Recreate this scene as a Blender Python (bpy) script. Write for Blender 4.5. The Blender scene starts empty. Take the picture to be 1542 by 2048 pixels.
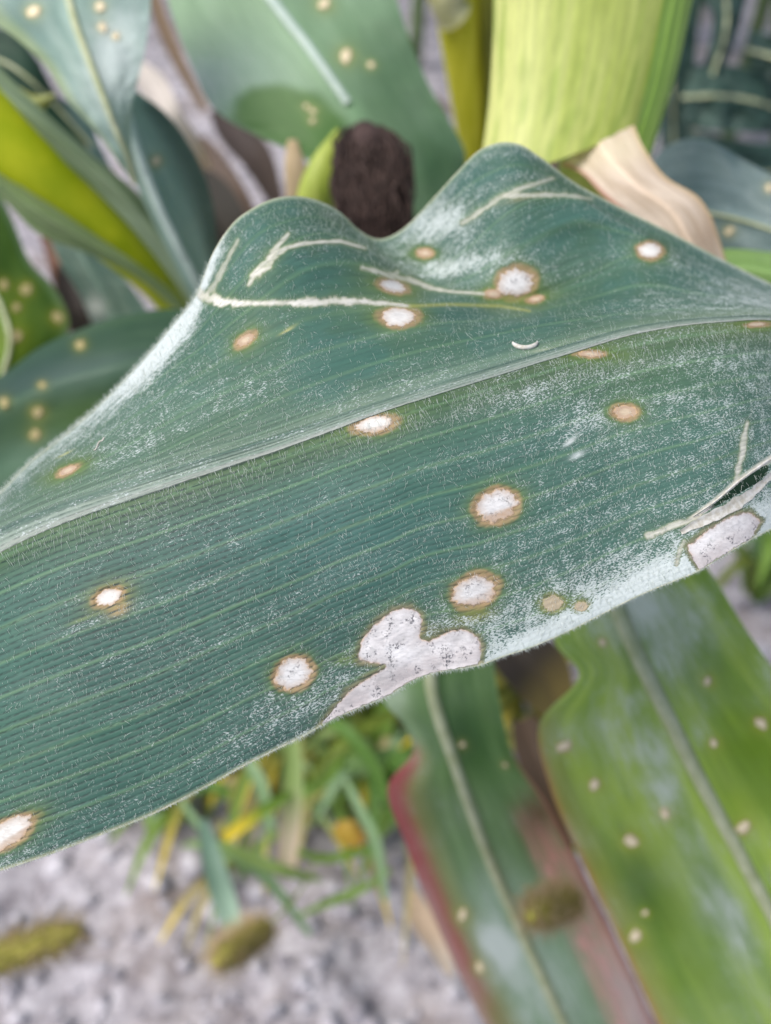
import bpy, math, random
import numpy as np
from mathutils import Matrix, Vector

# ------------------------------------------------------------------ camera
scene = bpy.context.scene
CAM_Z = 0.85
PITCH = math.radians(45)          # camera tilt measured from straight down
HALF = math.radians(25)           # half of the vertical field of view
TH = math.tan(HALF)
cam_data = bpy.data.cameras.new('camera')
cam = bpy.data.objects.new('camera', cam_data)
scene.collection.objects.link(cam)
cam.location = (0, 0, CAM_Z)
cam.rotation_euler = (PITCH, 0, 0)
cam_data.sensor_fit = 'VERTICAL'
cam_data.sensor_height = 24
cam_data.lens = 12 / TH
cam_data.clip_start = 0.01
cam_data.clip_end = 400
cam_data.dof.use_dof = True
cam_data.dof.focus_distance = 0.206
cam_data.dof.aperture_fstop = 7.6
cam_data.dof.aperture_blades = 0
scene.camera = cam

# ------------------------------------------------------------------ light
SUN_EL, SUN_AZ = math.radians(60), math.radians(243)
world = bpy.data.worlds.new('World')
scene.world = world
world.use_nodes = True
wn = world.node_tree
wn.nodes.clear()
sky = wn.nodes.new('ShaderNodeTexSky')
sky.sky_type = 'NISHITA'
sky.sun_disc = False
sky.sun_elevation = SUN_EL
sky.sun_rotation = SUN_AZ
sky.air_density = 1.0
sky.dust_density = 3.0
bg = wn.nodes.new('ShaderNodeBackground')
bg.inputs['Strength'].default_value = 0.10
wo = wn.nodes.new('ShaderNodeOutputWorld')
wn.links.new(sky.outputs[0], bg.inputs['Color'])
wn.links.new(bg.outputs[0], wo.inputs['Surface'])
sun_d = bpy.data.lights.new('sun', 'SUN')
sun_d.energy = 2.2
sun_d.angle = math.radians(35)
sun_d.color = (1.0, 0.96, 0.9)
sun = bpy.data.objects.new('sun', sun_d)
scene.collection.objects.link(sun)
sdir = Vector((math.sin(SUN_AZ) * math.cos(SUN_EL), math.cos(SUN_AZ) * math.cos(SUN_EL), math.sin(SUN_EL)))
sun.rotation_euler = sdir.to_track_quat('Z', 'Y').to_euler()

scene.view_settings.view_transform = 'Standard'
scene.view_settings.look = 'None'
scene.view_settings.exposure = 0.92
scene.view_settings.gamma = 1.0

# ------------------------------------------------------------------ helpers
COL = scene.collection
rng = np.random.default_rng(7)
random.seed(7)
CP, SP = math.cos(PITCH), math.sin(PITCH)


def W(px, py, d):
    """photo position (full-size pixels) and distance -> world point(s)"""
    px = np.asarray(px, float); py = np.asarray(py, float); d = np.asarray(d, float)
    x = (px - 771) / 1024 * TH * d
    y = -(py - 1024) / 1024 * TH * d
    z = -d
    return np.stack([x + 0 * z, y * CP - z * SP, y * SP + z * CP + CAM_Z], -1)


def pxm(d):
    return TH * d / 1024          # metres per photo pixel at distance d


def ground_hit(px, py, z=0.0):
    a = W(px, py, 1.0) - np.array([0, 0, CAM_Z])
    return np.array([0, 0, CAM_Z]) + a * ((z - CAM_Z) / a[..., 2])[..., None]


def vnoise(x, y, seed=0):
    x = np.asarray(x, float); y = np.asarray(y, float)
    xi = np.floor(x).astype(np.int64); yi = np.floor(y).astype(np.int64)
    xf = x - xi; yf = y - yi
    xf = xf * xf * (3 - 2 * xf); yf = yf * yf * (3 - 2 * yf)

    def h(a, b):
        n = (a * 374761393 + b * 668265263 + seed * 974711) & 0xffffffff
        n = ((n ^ (n >> 13)) * 1274126177) & 0xffffffff
        n = (n ^ (n >> 16)) & 0xffff
        return n / 65535.0
    return (h(xi, yi) * (1 - xf) + h(xi + 1, yi) * xf) * (1 - yf) + (h(xi, yi + 1) * (1 - xf) + h(xi + 1, yi + 1) * xf) * yf


def fbm(x, y, seed=0, o=4):
    s = 0; a = 0.5
    for k in range(o):
        s = s + a * vnoise(x * 2 ** k, y * 2 ** k, seed + 17 * k); a *= 0.5
    return s / (1 - 0.5 ** o)


def sst(a, b, x):
    t = np.clip((x - a) / (b - a), 0, 1)
    return t * t * (3 - 2 * t)


def hermite(xk, yk, x, mono=False):
    xk = np.asarray(xk, float); yk = np.asarray(yk, float)
    h = np.diff(xk); s = np.diff(yk) / h
    m = np.empty_like(yk)
    m[1:-1] = (s[:-1] * h[1:] + s[1:] * h[:-1]) / (h[1:] + h[:-1])
    m[0], m[-1] = s[0], s[-1]
    if mono:
        m[1:-1] = np.where(s[:-1] * s[1:] <= 0, 0, 2 * s[:-1] * s[1:] / (s[:-1] + s[1:] + 1e-12))
    i = np.clip(np.searchsorted(xk, x) - 1, 0, len(xk) - 2)
    t = (x - xk[i]) / h[i]
    lin = (x < xk[0]) | (x > xk[-1])
    tc = np.clip(t, 0, 1)
    t2, t3 = tc * tc, tc ** 3
    r = (2 * t3 - 3 * t2 + 1) * yk[i] + (t3 - 2 * t2 + tc) * h[i] * m[i] + (-2 * t3 + 3 * t2) * yk[i + 1] + (t3 - t2) * h[i] * m[i + 1]
    r = r + np.where(t > 1, (t - 1) * h[i] * m[i + 1], 0) + np.where(t < 0, t * h[i] * m[i], 0)
    return r


def resample(pts, n):
    """smooth curve through points, n samples"""
    p = np.asarray(pts, float)
    if len(p) == 2:
        return p[0] + (p[1] - p[0]) * np.linspace(0, 1, n)[:, None]
    k = np.r_[0, np.cumsum(np.linalg.norm(np.diff(p[:, :2], axis=0), axis=1) ** 0.8 + 1e-6)]
    k /= k[-1]
    t = np.linspace(0, 1, n)
    return np.stack([hermite(k, p[:, c], t) for c in range(p.shape[1])], -1)


def seg_dist(px, py, pts):
    """distance to a polyline and the width (third value) at the nearest point"""
    best = np.full(px.shape, 1e9); wid = np.zeros(px.shape)
    for a, b in zip(pts[:-1], pts[1:]):
        dx, dy = b[0] - a[0], b[1] - a[1]
        t = np.clip(((px - a[0]) * dx + (py - a[1]) * dy) / (dx * dx + dy * dy), 0, 1)
        d = np.hypot(px - a[0] - t * dx, py - a[1] - t * dy)
        w = a[2] + (b[2] - a[2]) * t
        m = d < best
        best = np.where(m, d, best); wid = np.where(m, w, wid)
    return best, wid


def poly_sdf(px, py, poly):
    inside = np.zeros(px.shape, bool); best = np.full(px.shape, 1e9)
    n = len(poly)
    for k in range(n):
        ax, ay = poly[k]; bx, by = poly[(k + 1) % n]
        dx, dy = bx - ax, by - ay
        t = np.clip(((px - ax) * dx + (py - ay) * dy) / (dx * dx + dy * dy), 0, 1)
        best = np.minimum(best, np.hypot(px - ax - t * dx, py - ay - t * dy))
        c = (ay > py) != (by > py)
        xx = ax + (py - ay) / np.where(dy == 0, 1e-9, dy) * dx
        inside ^= c & (px < xx)
    return np.where(inside, -best, best)


def paint(tint, mask, colour):
    m = np.clip(mask, 0, 1)[..., None]
    tint *= 1 - m
    tint += m * np.asarray(colour)


def mesh_obj(name, verts, faces, mat, parent=None, smooth=True, uv=None, **attrs):
    me = bpy.data.meshes.new(name)
    v = np.asarray(verts, np.float32).reshape(-1, 3)
    f = np.asarray(faces, np.int32) if not isinstance(faces, list) else None
    if f is None:
        me.from_pydata(v.tolist(), [], faces)
    else:
        k = f.shape[1]
        me.vertices.add(len(v)); me.vertices.foreach_set('co', v.ravel())
        me.loops.add(f.size); me.loops.foreach_set('vertex_index', f.ravel())
        me.polygons.add(len(f)); me.polygons.foreach_set('loop_start', np.arange(len(f), dtype=np.int32) * k)
        me.update(calc_edges=True)
    if smooth:
        me.polygons.foreach_set('use_smooth', np.ones(len(me.polygons), bool))
    if uv is not None:
        li = np.empty(len(me.loops), np.int32); me.loops.foreach_get('vertex_index', li)
        l = me.uv_layers.new(name='UVMap')
        l.data.foreach_set('uv', np.asarray(uv, np.float32).reshape(-1, 2)[li].ravel())
    for k, a in attrs.items():
        a = np.asarray(a, np.float32)
        if k == 'tint':
            at = me.attributes.new('tint', 'FLOAT_COLOR', 'POINT')
            a = a.reshape(-1, 3)
            at.data.foreach_set('color', np.c_[a, np.ones(len(a))].astype(np.float32).ravel())
        else:
            me.attributes.new(k, 'FLOAT', 'POINT').data.foreach_set('value', a.ravel())
    me.validate()
    me.materials.append(mat)
    o = bpy.data.objects.new(name, me)
    COL.objects.link(o)
    if parent is not None:
        set_parent(o, parent)
    return o


LOC = {}


def set_parent(o, p):
    o.parent = p
    o.matrix_parent_inverse = Matrix.Translation(LOC.get(p.name, Vector())).inverted()


def thing(name, label, cat, loc=(0, 0, 0), group=None):
    o = bpy.data.objects.new(name, None)
    o.empty_display_size = 0.02
    COL.objects.link(o)
    o.location = Vector([float(c) for c in loc])
    LOC[o.name] = o.location.copy()
    return tag(o, label, cat, group)


def tag(o, label=None, cat=None, group=None, kind=None):
    for k, v in (('label', label), ('category', cat), ('group', group), ('kind', kind)):
        if v:
            o[k] = v
    return o


def grid_faces(a, b, wrap=False):
    i = np.arange(a - 1)[:, None]; j = np.arange(b if wrap else b - 1)[None, :]
    j2 = (j + 1) % b
    return np.stack([i * b + j, (i + 1) * b + j, (i + 1) * b + j2, i * b + j2], -1).reshape(-1, 4)


# ------------------------------------------------------------------ materials
class NT:
    def __init__(s, name):
        s.m = bpy.data.materials.new(name); s.m.use_nodes = True
        s.t = s.m.node_tree; s.t.nodes.clear()

    def n(s, kind, **kw):
        nd = s.t.nodes.new(kind)
        for k, v in kw.items():
            if k.startswith('i_'):
                key = k[2:]
                key = int(key) if key.isdigit() else key
                if hasattr(v, 'is_output'):
                    s.t.links.new(v, nd.inputs[key])
                else:
                    nd.inputs[key].default_value = v
            else:
                setattr(nd, k, v)
        return nd

    def math(s, op, a, b=0.0, c=0.0, clamp=False):
        nd = s.n('ShaderNodeMath', operation=op, i_0=a, i_1=b, i_2=c)
        nd.use_clamp = clamp
        return nd.outputs[0]

    def mix(s, f, a, b, bt='MIX'):
        nd = s.n('ShaderNodeMix', data_type='RGBA', blend_type=bt)
        for k, v in ((0, f), (6, a), (7, b)):
            if hasattr(v, 'is_output'):
                s.t.links.new(v, nd.inputs[k])
            else:
                nd.inputs[k].default_value = v
        return nd.outputs[2]

    def ramp(s, v, lo, hi):
        nd = s.n('ShaderNodeMapRange', interpolation_type='SMOOTHSTEP', i_0=v, i_1=lo, i_2=hi)
        return nd.outputs[0]

    def noise(s, vec, scale, detail=3.0, rough=0.55):
        return s.n('ShaderNodeTexNoise', i_Vector=vec, i_Scale=scale, i_Detail=detail, i_Roughness=rough).outputs['Fac']

    def attr(s, name, out='Fac'):
        return s.n('ShaderNodeAttribute', attribute_name=name).outputs[out]

    def out(s, sh):
        s.n('ShaderNodeOutputMaterial', i_Surface=sh)
        return s.m


def leaf_material(name, trans=0.3, rough=0.5, film_k=0.12, vein_dark=0.25, speck=1.0, spec=0.35, bump=0.25, dust_col=(0.52, 0.575, 0.58, 1), clump=(38, 38, 1)):
    """living leaf: painted tint + fine parallel veins + powdery dust, with light coming through"""
    m = NT(name)
    uv = m.n('ShaderNodeTexCoord').outputs['UV']
    tint = m.attr('tint', 'Color')
    dust = m.attr('dust')
    stripe = m.attr('stripe')
    wob = m.noise(uv, 6.0, 2.0)
    ph = m.math('MULTIPLY_ADD', m.attr('vein'), 6.2832, m.math('MULTIPLY', wob, 0.7))
    fine = m.math('POWER', m.math('MULTIPLY_ADD', m.math('SINE', ph), 0.5, 0.5), 2.0)
    beads = m.noise(m.n('ShaderNodeMapping', i_Vector=uv, i_Scale=(70, 240, 1)).outputs[0], 1.0, 2.0)
    fine_k = m.math('MULTIPLY', m.math('MULTIPLY', fine, m.ramp(beads, 0.3, 0.65)), stripe)
    col = m.mix(m.math('MULTIPLY', fine_k, vein_dark * 2, clamp=True), tint, (0.006, 0.022, 0.02, 1))
    stre = m.noise(m.n('ShaderNodeMapping', i_Vector=uv, i_Scale=(5, 60, 1)).outputs[0], 1.0, 4.0)
    hsv = m.n('ShaderNodeHueSaturation', i_Color=col, i_Value=m.math('MULTIPLY_ADD', stre, 0.5, 0.75)).outputs[0]
    # powder: three noise sizes, share of cover follows the painted dust value
    rot = m.n('ShaderNodeMapping', i_Vector=uv, i_Rotation=(0, 0, 0.5), i_Scale=(170, 400, 1)).outputs[0]
    n1 = m.noise(rot, 1.0, 2.5, 0.6)
    n2 = m.noise(m.n('ShaderNodeMapping', i_Vector=uv, i_Scale=clump).outputs[0], 1.0, 4.0, 0.6)
    nn = m.math('ADD', m.math('MULTIPLY', n1, 0.68), m.math('MULTIPLY', n2, 0.32))
    lo = m.math('SUBTRACT', 0.69, m.math('MULTIPLY', dust, 0.34))
    pd = m.math('SUBTRACT', nn, lo)
    mask = m.math('MULTIPLY', m.ramp(pd, 0.0, 0.08), m.math('MULTIPLY_ADD', dust, 0.5, 0.48, clamp=True))
    film = m.math('MULTIPLY', dust, film_k, clamp=True)
    mask = m.math('MULTIPLY', m.math('MAXIMUM', mask, film), speck, clamp=True)
    colour = m.mix(mask, hsv, dust_col)
    h = m.math('ADD', m.math('MULTIPLY', fine, m.math('MULTIPLY_ADD', mask, 0.75, -0.6)), m.math('MULTIPLY', n1, 0.5))
    bp = m.n('ShaderNodeBump', i_Strength=bump, i_Distance=0.0003, i_Height=h).outputs[0]
    ro = m.math('MULTIPLY_ADD', mask, 0.4, rough, clamp=True)
    p = m.n('ShaderNodeBsdfPrincipled', i_Roughness=ro, i_Normal=bp)
    m.t.links.new(colour, p.inputs['Base Color'])
    p.inputs['Specular IOR Level'].default_value = spec
    tcol = m.n('ShaderNodeHueSaturation', i_Color=colour, i_Saturation=1.25, i_Value=1.5).outputs[0]
    tcol = m.mix(0.6, tcol, (1.0, 0.95, 0.45, 1), 'MULTIPLY')
    tr = m.n('ShaderNodeBsdfTranslucent', i_Color=tcol)
    mx = m.n('ShaderNodeMixShader', i_0=trans, i_1=p.outputs[0], i_2=tr.outputs[0])
    return m.out(mx.outputs[0])


def plain(name, c1, c2, scale=40.0, rough=0.7, bump=0.3, trans=0.0, stretch=(1, 1, 1), dist=0.001, spec=0.3):
    m = NT(name)
    co = m.n('ShaderNodeTexCoord').outputs['Object']
    mp = m.n('ShaderNodeMapping', i_Vector=co, i_Scale=stretch).outputs[0]
    f = m.noise(mp, scale, 5.0, 0.6)
    col = m.mix(m.ramp(f, 0.3, 0.7), (*c1, 1), (*c2, 1))
    bp = m.n('ShaderNodeBump', i_Strength=bump, i_Distance=dist, i_Height=f).outputs[0]
    p = m.n('ShaderNodeBsdfPrincipled', i_Roughness=rough, i_Normal=bp)
    p.inputs['Specular IOR Level'].default_value = spec
    m.t.links.new(col, p.inputs['Base Color'])
    sh = p.outputs[0]
    if trans:
        tr = m.n('ShaderNodeBsdfTranslucent', i_Normal=bp)
        m.t.links.new(col, tr.inputs['Color'])
        sh = m.n('ShaderNodeMixShader', i_0=trans, i_1=sh, i_2=tr.outputs[0]).outputs[0]
    return m.out(sh)


def lesion_material(name, specks=1.0, centre=(0.54, 0.535, 0.53, 1), rim=(0.36, 0.26, 0.17, 1), papery=(0.33, 0.235, 0.165, 1)):
    """dead papery patch: pale centre, brown ring, dark fungal specks"""
    m = NT(name)
    co = m.n('ShaderNodeTexCoord').outputs['Object']
    rr = m.attr('ring')
    wob = m.noise(co, 1500.0, 3.0)
    r2 = m.math('ADD', rr, m.math('MULTIPLY', m.math('SUBTRACT', wob, 0.5), 0.35))
    streak = m.noise(m.n('ShaderNodeMapping', i_Vector=co, i_Rotation=(0, 0, 0.4), i_Scale=(600, 2200, 2200)).outputs[0], 1.0, 4.0)
    base = m.mix(m.math('MULTIPLY', m.ramp(streak, 0.4, 0.75), 0.6), centre, tuple(c * .68 for c in centre[:3]) + (1,))
    tanf = m.attr('tan')
    base = m.mix(m.math('MULTIPLY', tanf, m.math('MULTIPLY_ADD', streak, 0.5, 0.55), clamp=True), base, papery)
    sp = m.noise(co, 2300.0, 3.0)
    spb = m.noise(co, 500.0, 3.0)
    sm = m.math('MULTIPLY', m.ramp(sp, 0.47, 0.63), m.ramp(spb, 0.48, 0.64))
    base = m.mix(m.math('MULTIPLY', sm, 0.75 * specks, clamp=True), base, (0.10, 0.10, 0.11, 1))
    rimc = m.mix(m.ramp(streak, 0.3, 0.7), rim, tuple(c * 1.3 for c in rim[:3]) + (1,))
    sp2 = m.noise(co, 260.0, 4.0, .6)
    base = m.mix(m.math('MULTIPLY', m.ramp(sp2, .42, .70), .45 * min(1, specks + .2)), base, (.26, .25, .25, 1))
    base = m.mix(m.math('MULTIPLY', m.ramp(r2, 0.35, 0.85), 0.45), base, papery)
    col = m.mix(m.ramp(r2, 0.74, 0.95), base, rimc)
    h = m.math('ADD', streak, m.math('MULTIPLY', sp, 0.5))
    bp = m.n('ShaderNodeBump', i_Strength=0.35, i_Distance=0.0002, i_Height=h).outputs[0]
    p = m.n('ShaderNodeBsdfPrincipled', i_Roughness=0.85, i_Normal=bp)
    p.inputs['Specular IOR Level'].default_value = 0.15
    m.t.links.new(col, p.inputs['Base Color'])
    fray = m.math('ADD', rr, m.math('MULTIPLY', m.math('SUBTRACT', m.noise(co, 900.0, 4.0, .65), 0.5), 0.75))
    gone = m.ramp(fray, 0.80, 1.02)
    tp = m.n('ShaderNodeBsdfTransparent')
    mx = m.n('ShaderNodeMixShader', i_0=gone, i_1=p.outputs[0], i_2=tp.outputs[0])
    return m.out(mx.outputs[0])


M = {}
M['main'] = leaf_material('maize_leaf_surface', trans=0.18, vein_dark=0.52, bump=0.35, spec=0.22, film_k=.12)
M['leaf'] = leaf_material('background_leaf_surface', trans=0.3, vein_dark=0.12, speck=0.9, bump=0.15, spec=.25, film_k=.2, clump=(9, 60, 1))
M['lesion'] = lesion_material('papery_lesion')
M['patch'] = lesion_material('grey_dead_patch', specks=1.3, centre=(.62, .61, .61, 1), rim=(.38, .30, .24, 1), papery=(.38, .34, .335, 1))
M['lesion_clean'] = lesion_material('white_lesion', specks=0.15, centre=(0.58, 0.565, 0.535, 1))
M['spot'] = lesion_material('pale_leaf_spot', specks=0.0, centre=(0.70, 0.62, 0.42, 1), rim=(0.40, 0.30, 0.10, 1))
M['spot_dim'] = lesion_material('tan_leaf_spot', specks=0.0, centre=(0.30, 0.27, 0.12, 1), rim=(0.20, 0.17, 0.05, 1))
M['peach'] = lesion_material('peach_lesion', specks=0.0, centre=(0.44, 0.36, 0.26, 1), rim=(0.34, 0.235, 0.13, 1))
M['soft'] = lesion_material('beige_lesion', specks=0.3, centre=(0.34, 0.29, 0.20, 1), rim=(0.27, 0.25, 0.14, 1), papery=(.36, .30, .21, 1))
M['scar'] = plain('bleached_scar', (0.44, 0.41, 0.34), (0.62, 0.61, 0.575), 900, 0.85, 0.1, 0.15, dist=0.0002)
M['midrib'] = plain('pale_midrib', (0.36, 0.40, 0.22), (0.50, 0.53, 0.35), 120, 0.6, 0.2, 0.2)
M['midrib_white'] = plain('white_midrib', (0.42, 0.52, 0.46), (0.50, 0.59, 0.53), 120, 0.5, 0.2, 0.2)
M['hair'] = plain('leaf_hair', (0.55, 0.63, 0.58), (0.82, 0.86, 0.82), 800, 0.5, 0.0, 0.35)
M['margin'] = plain('leaf_margin', (0.34, 0.38, 0.24), (0.62, 0.60, 0.46), 500, 0.7, 0.2, 0.2)
M['silk'] = plain('dry_silk', (0.020, 0.011, 0.010), (0.075, 0.046, 0.040), 260, 0.8, 0.1, stretch=(4, 1, 1))
M['silk_strand'] = plain('dry_silk_strand', (0.014, 0.008, 0.007), (0.075, 0.046, 0.038), 420, 0.7, 0.0, stretch=(3, 1, 1))
M['tan'] = plain('dry_husk', (0.36, 0.25, 0.17), (0.58, 0.45, 0.35), 60, 0.75, 0.3, 0.25, stretch=(3, 1, 1))
M['stone'] = plain('soil_clod', (0.19, 0.175, 0.195), (0.50, 0.48, 0.515), 45, 0.95, 0.6, dist=0.003)
M['seed'] = plain('foxtail_seed', (0.17, 0.17, 0.02), (0.34, 0.31, 0.07), 300, 0.8, 0.3)
M['bristle'] = plain('foxtail_bristle', (0.44, 0.34, 0.14), (0.60, 0.46, 0.30), 200, 0.7, 0.0, 0.4)

# ------------------------------------------------------------------ the main leaf: surface
EDGE = [(-330, 1230), (-150, 1105), (0, 985), (60, 925), (130, 870), (220, 790), (300, 705), (350, 645), (395, 585), (425, 510), (460, 455), (510, 415),
        (570, 394), (630, 400), (680, 425), (720, 462), (752, 478), (785, 472), (820, 447), (860, 405), (910, 350), (960, 301),
        (1000, 286), (1040, 290), (1080, 315), (1140, 360), (1230, 410), (1330, 460), (1440, 517), (1542, 568), (1700, 640), (1900, 720)]
V8 = [(-330, 1235), (0, 991), (220, 806), (330, 700), (400, 615), (450, 530), (500, 466), (570, 430), (650, 430), (720, 474), (765, 503), (830, 488), (900, 430),
      (965, 385), (1050, 352), (1130, 378), (1230, 435), (1330, 483), (1440, 540), (1542, 586), (1700, 650), (1900, 730)]
V6 = [(-330, 1245), (0, 1000), (200, 845), (300, 752), (400, 670), (480, 590), (560, 520), (615, 488), (680, 482), (740, 503), (800, 543), (860, 560), (930, 520),
      (1010, 450), (1100, 405), (1180, 400), (1280, 460), (1400, 540), (1542, 596), (1700, 657), (1900, 735)]
V4 = [(-330, 1255), (0, 1014), (200, 880), (400, 752), (545, 676), (600, 650), (690, 630), (800, 614), (900, 608), (1000, 610), (1090, 585), (1180, 550), (1275, 512),
      (1400, 560), (1542, 606), (1700, 662), (1900, 740)]
V2 = [(-330, 1270), (0, 1046), (200, 956), (400, 858), (600, 768), (800, 702), (1000, 660), (1150, 632), (1300, 616), (1420, 614), (1542, 620), (1700, 668), (1900, 745)]
MID = [(-330, 1215 + 80), (0, 1085), (350, 956), (550, 892), (771, 814), (971, 752), (1171, 692), (1250, 669), (1350, 651), (1450, 642), (1542, 640), (1700, 680), (1900, 752)]
LOW = [(-330, 1825), (0, 1741), (100, 1708), (200, 1670), (300, 1630), (400, 1580), (500, 1525), (560, 1495), (620, 1465), (660, 1441), (720, 1415), (780, 1389),
       (820, 1363), (850, 1350), (900, 1340), (960, 1330), (1000, 1315), (1060, 1295), (1130, 1265), (1200, 1230), (1280, 1190), (1340, 1165), (1400, 1140),
       (1440, 1115), (1500, 1080), (1542, 1058), (1700, 985), (1900, 905)]
DEP = dict(
    E=[(-330, .262), (0, .248), (200, .243), (400, .238), (480, .240), (570, .246), (680, .262), (750, .276), (830, .279), (920, .266), (1010, .260), (1200, .272), (1542, .287), (1900, .33)],
    A=[(-330, .256), (0, .243), (200, .238), (400, .233), (480, .233), (570, .237), (680, .252), (750, .267), (830, .271), (920, .259), (1010, .252), (1200, .264), (1542, .278), (1900, .325)],
    B=[(-330, .248), (0, .236), (200, .231), (400, .226), (570, .228), (680, .240), (760, .252), (860, .260), (1010, .251), (1200, .257), (1542, .269), (1900, .32)],
    C=[(-330, .240), (0, .227), (200, .222), (400, .218), (600, .220), (800, .229), (1000, .247), (1200, .253), (1542, .262), (1900, .315)],
    D=[(-330, .231), (0, .216), (300, .211), (600, .212), (800, .2165), (1000, .2235), (1200, .233), (1542, .247), (1900, .305)],
    M=[(-330, .222), (0, .208), (300, .2055), (600, .2065), (900, .209), (1200, .217), (1542, .231), (1900, .295)],
    L=[(-330, .212), (0, .1985), (300, .199), (600, .2015), (850, .2045), (1200, .208), (1542, .2165), (1900, .275)])

X = np.r_[np.linspace(-330, -16, 34), np.linspace(-8, 1550, 610), np.linspace(1560, 1900, 40)]
UPR, LWR = 175, 285
curv = [hermite(*zip(*c), X) for c in (EDGE, V8, V6, V4, V2, MID)]
for k in range(1, 6):                               # keep the vein lines in order
    curv[k] = np.maximum(curv[k], curv[k - 1] + 3)
deps = [hermite(*zip(*DEP[c]), X) for c in 'EABCDM']
low_y, low_d = hermite(*zip(*LOW), X), hermite(*zip(*DEP['L']), X)
vk = np.array([0, .2, .4, .6, .8, 1.0])


def across(cols, v):
    """shape-preserving interpolation over the six vein lines"""
    c = np.stack(cols); h = np.diff(vk)[:, None]; s = np.diff(c, axis=0) / h
    m = np.zeros_like(c)
    m[1:-1] = np.where(s[:-1] * s[1:] <= 0, 0, 2 * s[:-1] * s[1:] / (s[:-1] + s[1:] + 1e-9))
    m[0], m[-1] = s[0], s[-1]
    i = min(int(v * 5), 4); t = (v - vk[i]) / .2
    return (2 * t**3 - 3 * t**2 + 1) * c[i] + (t**3 - 2 * t**2 + t) * .2 * m[i] + (3 * t**2 - 2 * t**3) * c[i + 1] + (t**3 - t**2) * .2 * m[i + 1]


vu = np.linspace(0, 1, UPR, endpoint=False)
vl = np.linspace(0, 1, LWR)
GY = np.concatenate([np.stack([across(curv, v) for v in vu]), curv[5] + (low_y - curv[5]) * vl[:, None]])
GD = np.concatenate([np.stack([across(deps, v) for v in vu]), deps[5] + (low_d - deps[5]) * vl[:, None] - .0040 * np.sin(np.pi * vl[:, None]) ** 0.8])
GX = np.broadcast_to(X, GY.shape).copy()
VV = np.r_[vu - 1, vl][:, None] * np.ones_like(GX)         # -1 upper margin, 0 midrib, 1 lower margin
# across-leaf coordinate counted in fine veins; pitch roughly even on the real leaf
VEIN = np.where(VV < 0, VV * 46, VV * 50)
edge_px = np.where(VV < 0, GY - curv[0], low_y - GY)
# relief: fine corrugation, stronger ribs every fifth vein, rolled margin, midrib trough, slow undulation
rib5 = np.exp(-((np.mod(VEIN / 5.3 + 0.10 * fbm(GX / 300, VV * 3, 5), 1) - 0.5) / 0.06) ** 2)
GD -= 0.00005 * rib5
GD += 0.00002 * np.cos(2 * np.pi * VEIN)
for (cr, wd_, am) in [([(640, 640), (830, 622), (1000, 622), (1200, 606), (1400, 600), (1600, 620)], 11, .0011), ([(780, 520), (880, 588), (1000, 604), (1150, 572), (1280, 530), (1450, 560)], 13, -.0010),
                      ([(560, 560), (660, 530), (740, 545), (840, 585)], 14, .0008), ([(900, 690), (1100, 650), (1300, 628), (1500, 622)], 9, -.0006), ([(1050, 470), (1180, 440), (1330, 500), (1480, 560)], 16, .0009)]:
    yc = hermite(*zip(*cr), X)
    GD -= am * np.exp(-((GY - yc) / wd_) ** 2) * sst(cr[0][0], cr[0][0] + 90, GX) * sst(cr[-1][0], cr[-1][0] - 90, GX) * (VV < 0)
GD += 0.0009 * np.exp(-(VV / 0.035) ** 2) * (VV < 0)
GD += 0.0016 * (fbm(GX / 260, GY / 160, 3) - 0.5) * np.clip(np.abs(VV) * 4, 0, 1)
GD += 0.0022 * np.exp(-np.clip(edge_px, 0, None) / 10) * (VV < 0)
# name -> (x, y, long half axis, short half axis, tilt, kind, tan side)
LES = [(797, 634, 38, 21, 0, 'clean', 0), (1032, 565, 40, 33, 15, 'papery', 0), (1300, 501, 25, 17, 0, 'clean', 0), (749, 849, 43, 18, 9, 'clean', .25),
       (1250, 824, 26, 16, 0, 'tan', .9), (994, 1012, 47, 35, 18, 'papery', .5), (950, 1182, 50, 34, 22, 'papery', .25), (217, 1194, 31, 18, 24, 'clean', 0),
       (587, 1347, 42, 33, 25, 'papery', 0), (15, 1668, 62, 26, 32, 'clean', .35), (1105, 1207, 22, 17, 0, 'soft', 1), (1163, 1213, 15, 11, 0, 'soft', 1),
       (787, 573, 30, 14, -14, 'clean', .2), (491, 680, 23, 11, 36, 'tan', .8), (137, 940, 23, 8, 25, 'tan', .8), (1182, 708, 28, 7, -2, 'tan', .8),
       (1515, 649, 20, 5, 3, 'tan', .5), (850, 506, 16, 9, 0, 'tan', .9), (987, 588, 18, 9, 0, 'tan', .9), (1072, 598, 17, 7, 10, 'tan', .8)]
BIG1 = [(712, 1312), (722, 1280), (750, 1245), (785, 1218), (820, 1212), (845, 1228), (846, 1258), (838, 1276), (858, 1283), (890, 1263), (925, 1255), (955, 1270),
        (966, 1293), (960, 1328), (900, 1338), (850, 1348), (820, 1361), (780, 1387), (720, 1413), (660, 1439), (640, 1451), (668, 1415), (692, 1385), (730, 1357),
        (775, 1331), (740, 1327), (716, 1324)]
BIG2 = [(1372, 1092), (1415, 1058), (1455, 1032), (1500, 1020), (1524, 1042), (1505, 1074), (1440, 1113), (1398, 1139), (1382, 1118)]
for (x, y, a, b, an, kd, tn) in LES:                 # dead tissue sinks a little
    c, s = math.cos(math.radians(an)), math.sin(math.radians(an))
    r = np.hypot(((GX - x) * c - (GY - y) * s) / a, ((GX - x) * s + (GY - y) * c) / b)
    GD += (0.00022 if b > 12 else .00008) * sst(1.12, .85, r)
for pl in (BIG1, BIG2):
    GD += 0.00025 * sst(2, -6, poly_sdf(GX, GY, pl))
flu = np.exp(-((curv[5] - GY - 34) / 22) ** 2) * (VV < 0) * np.clip(1.2 - GX / 1300, 0, 1)
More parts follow.
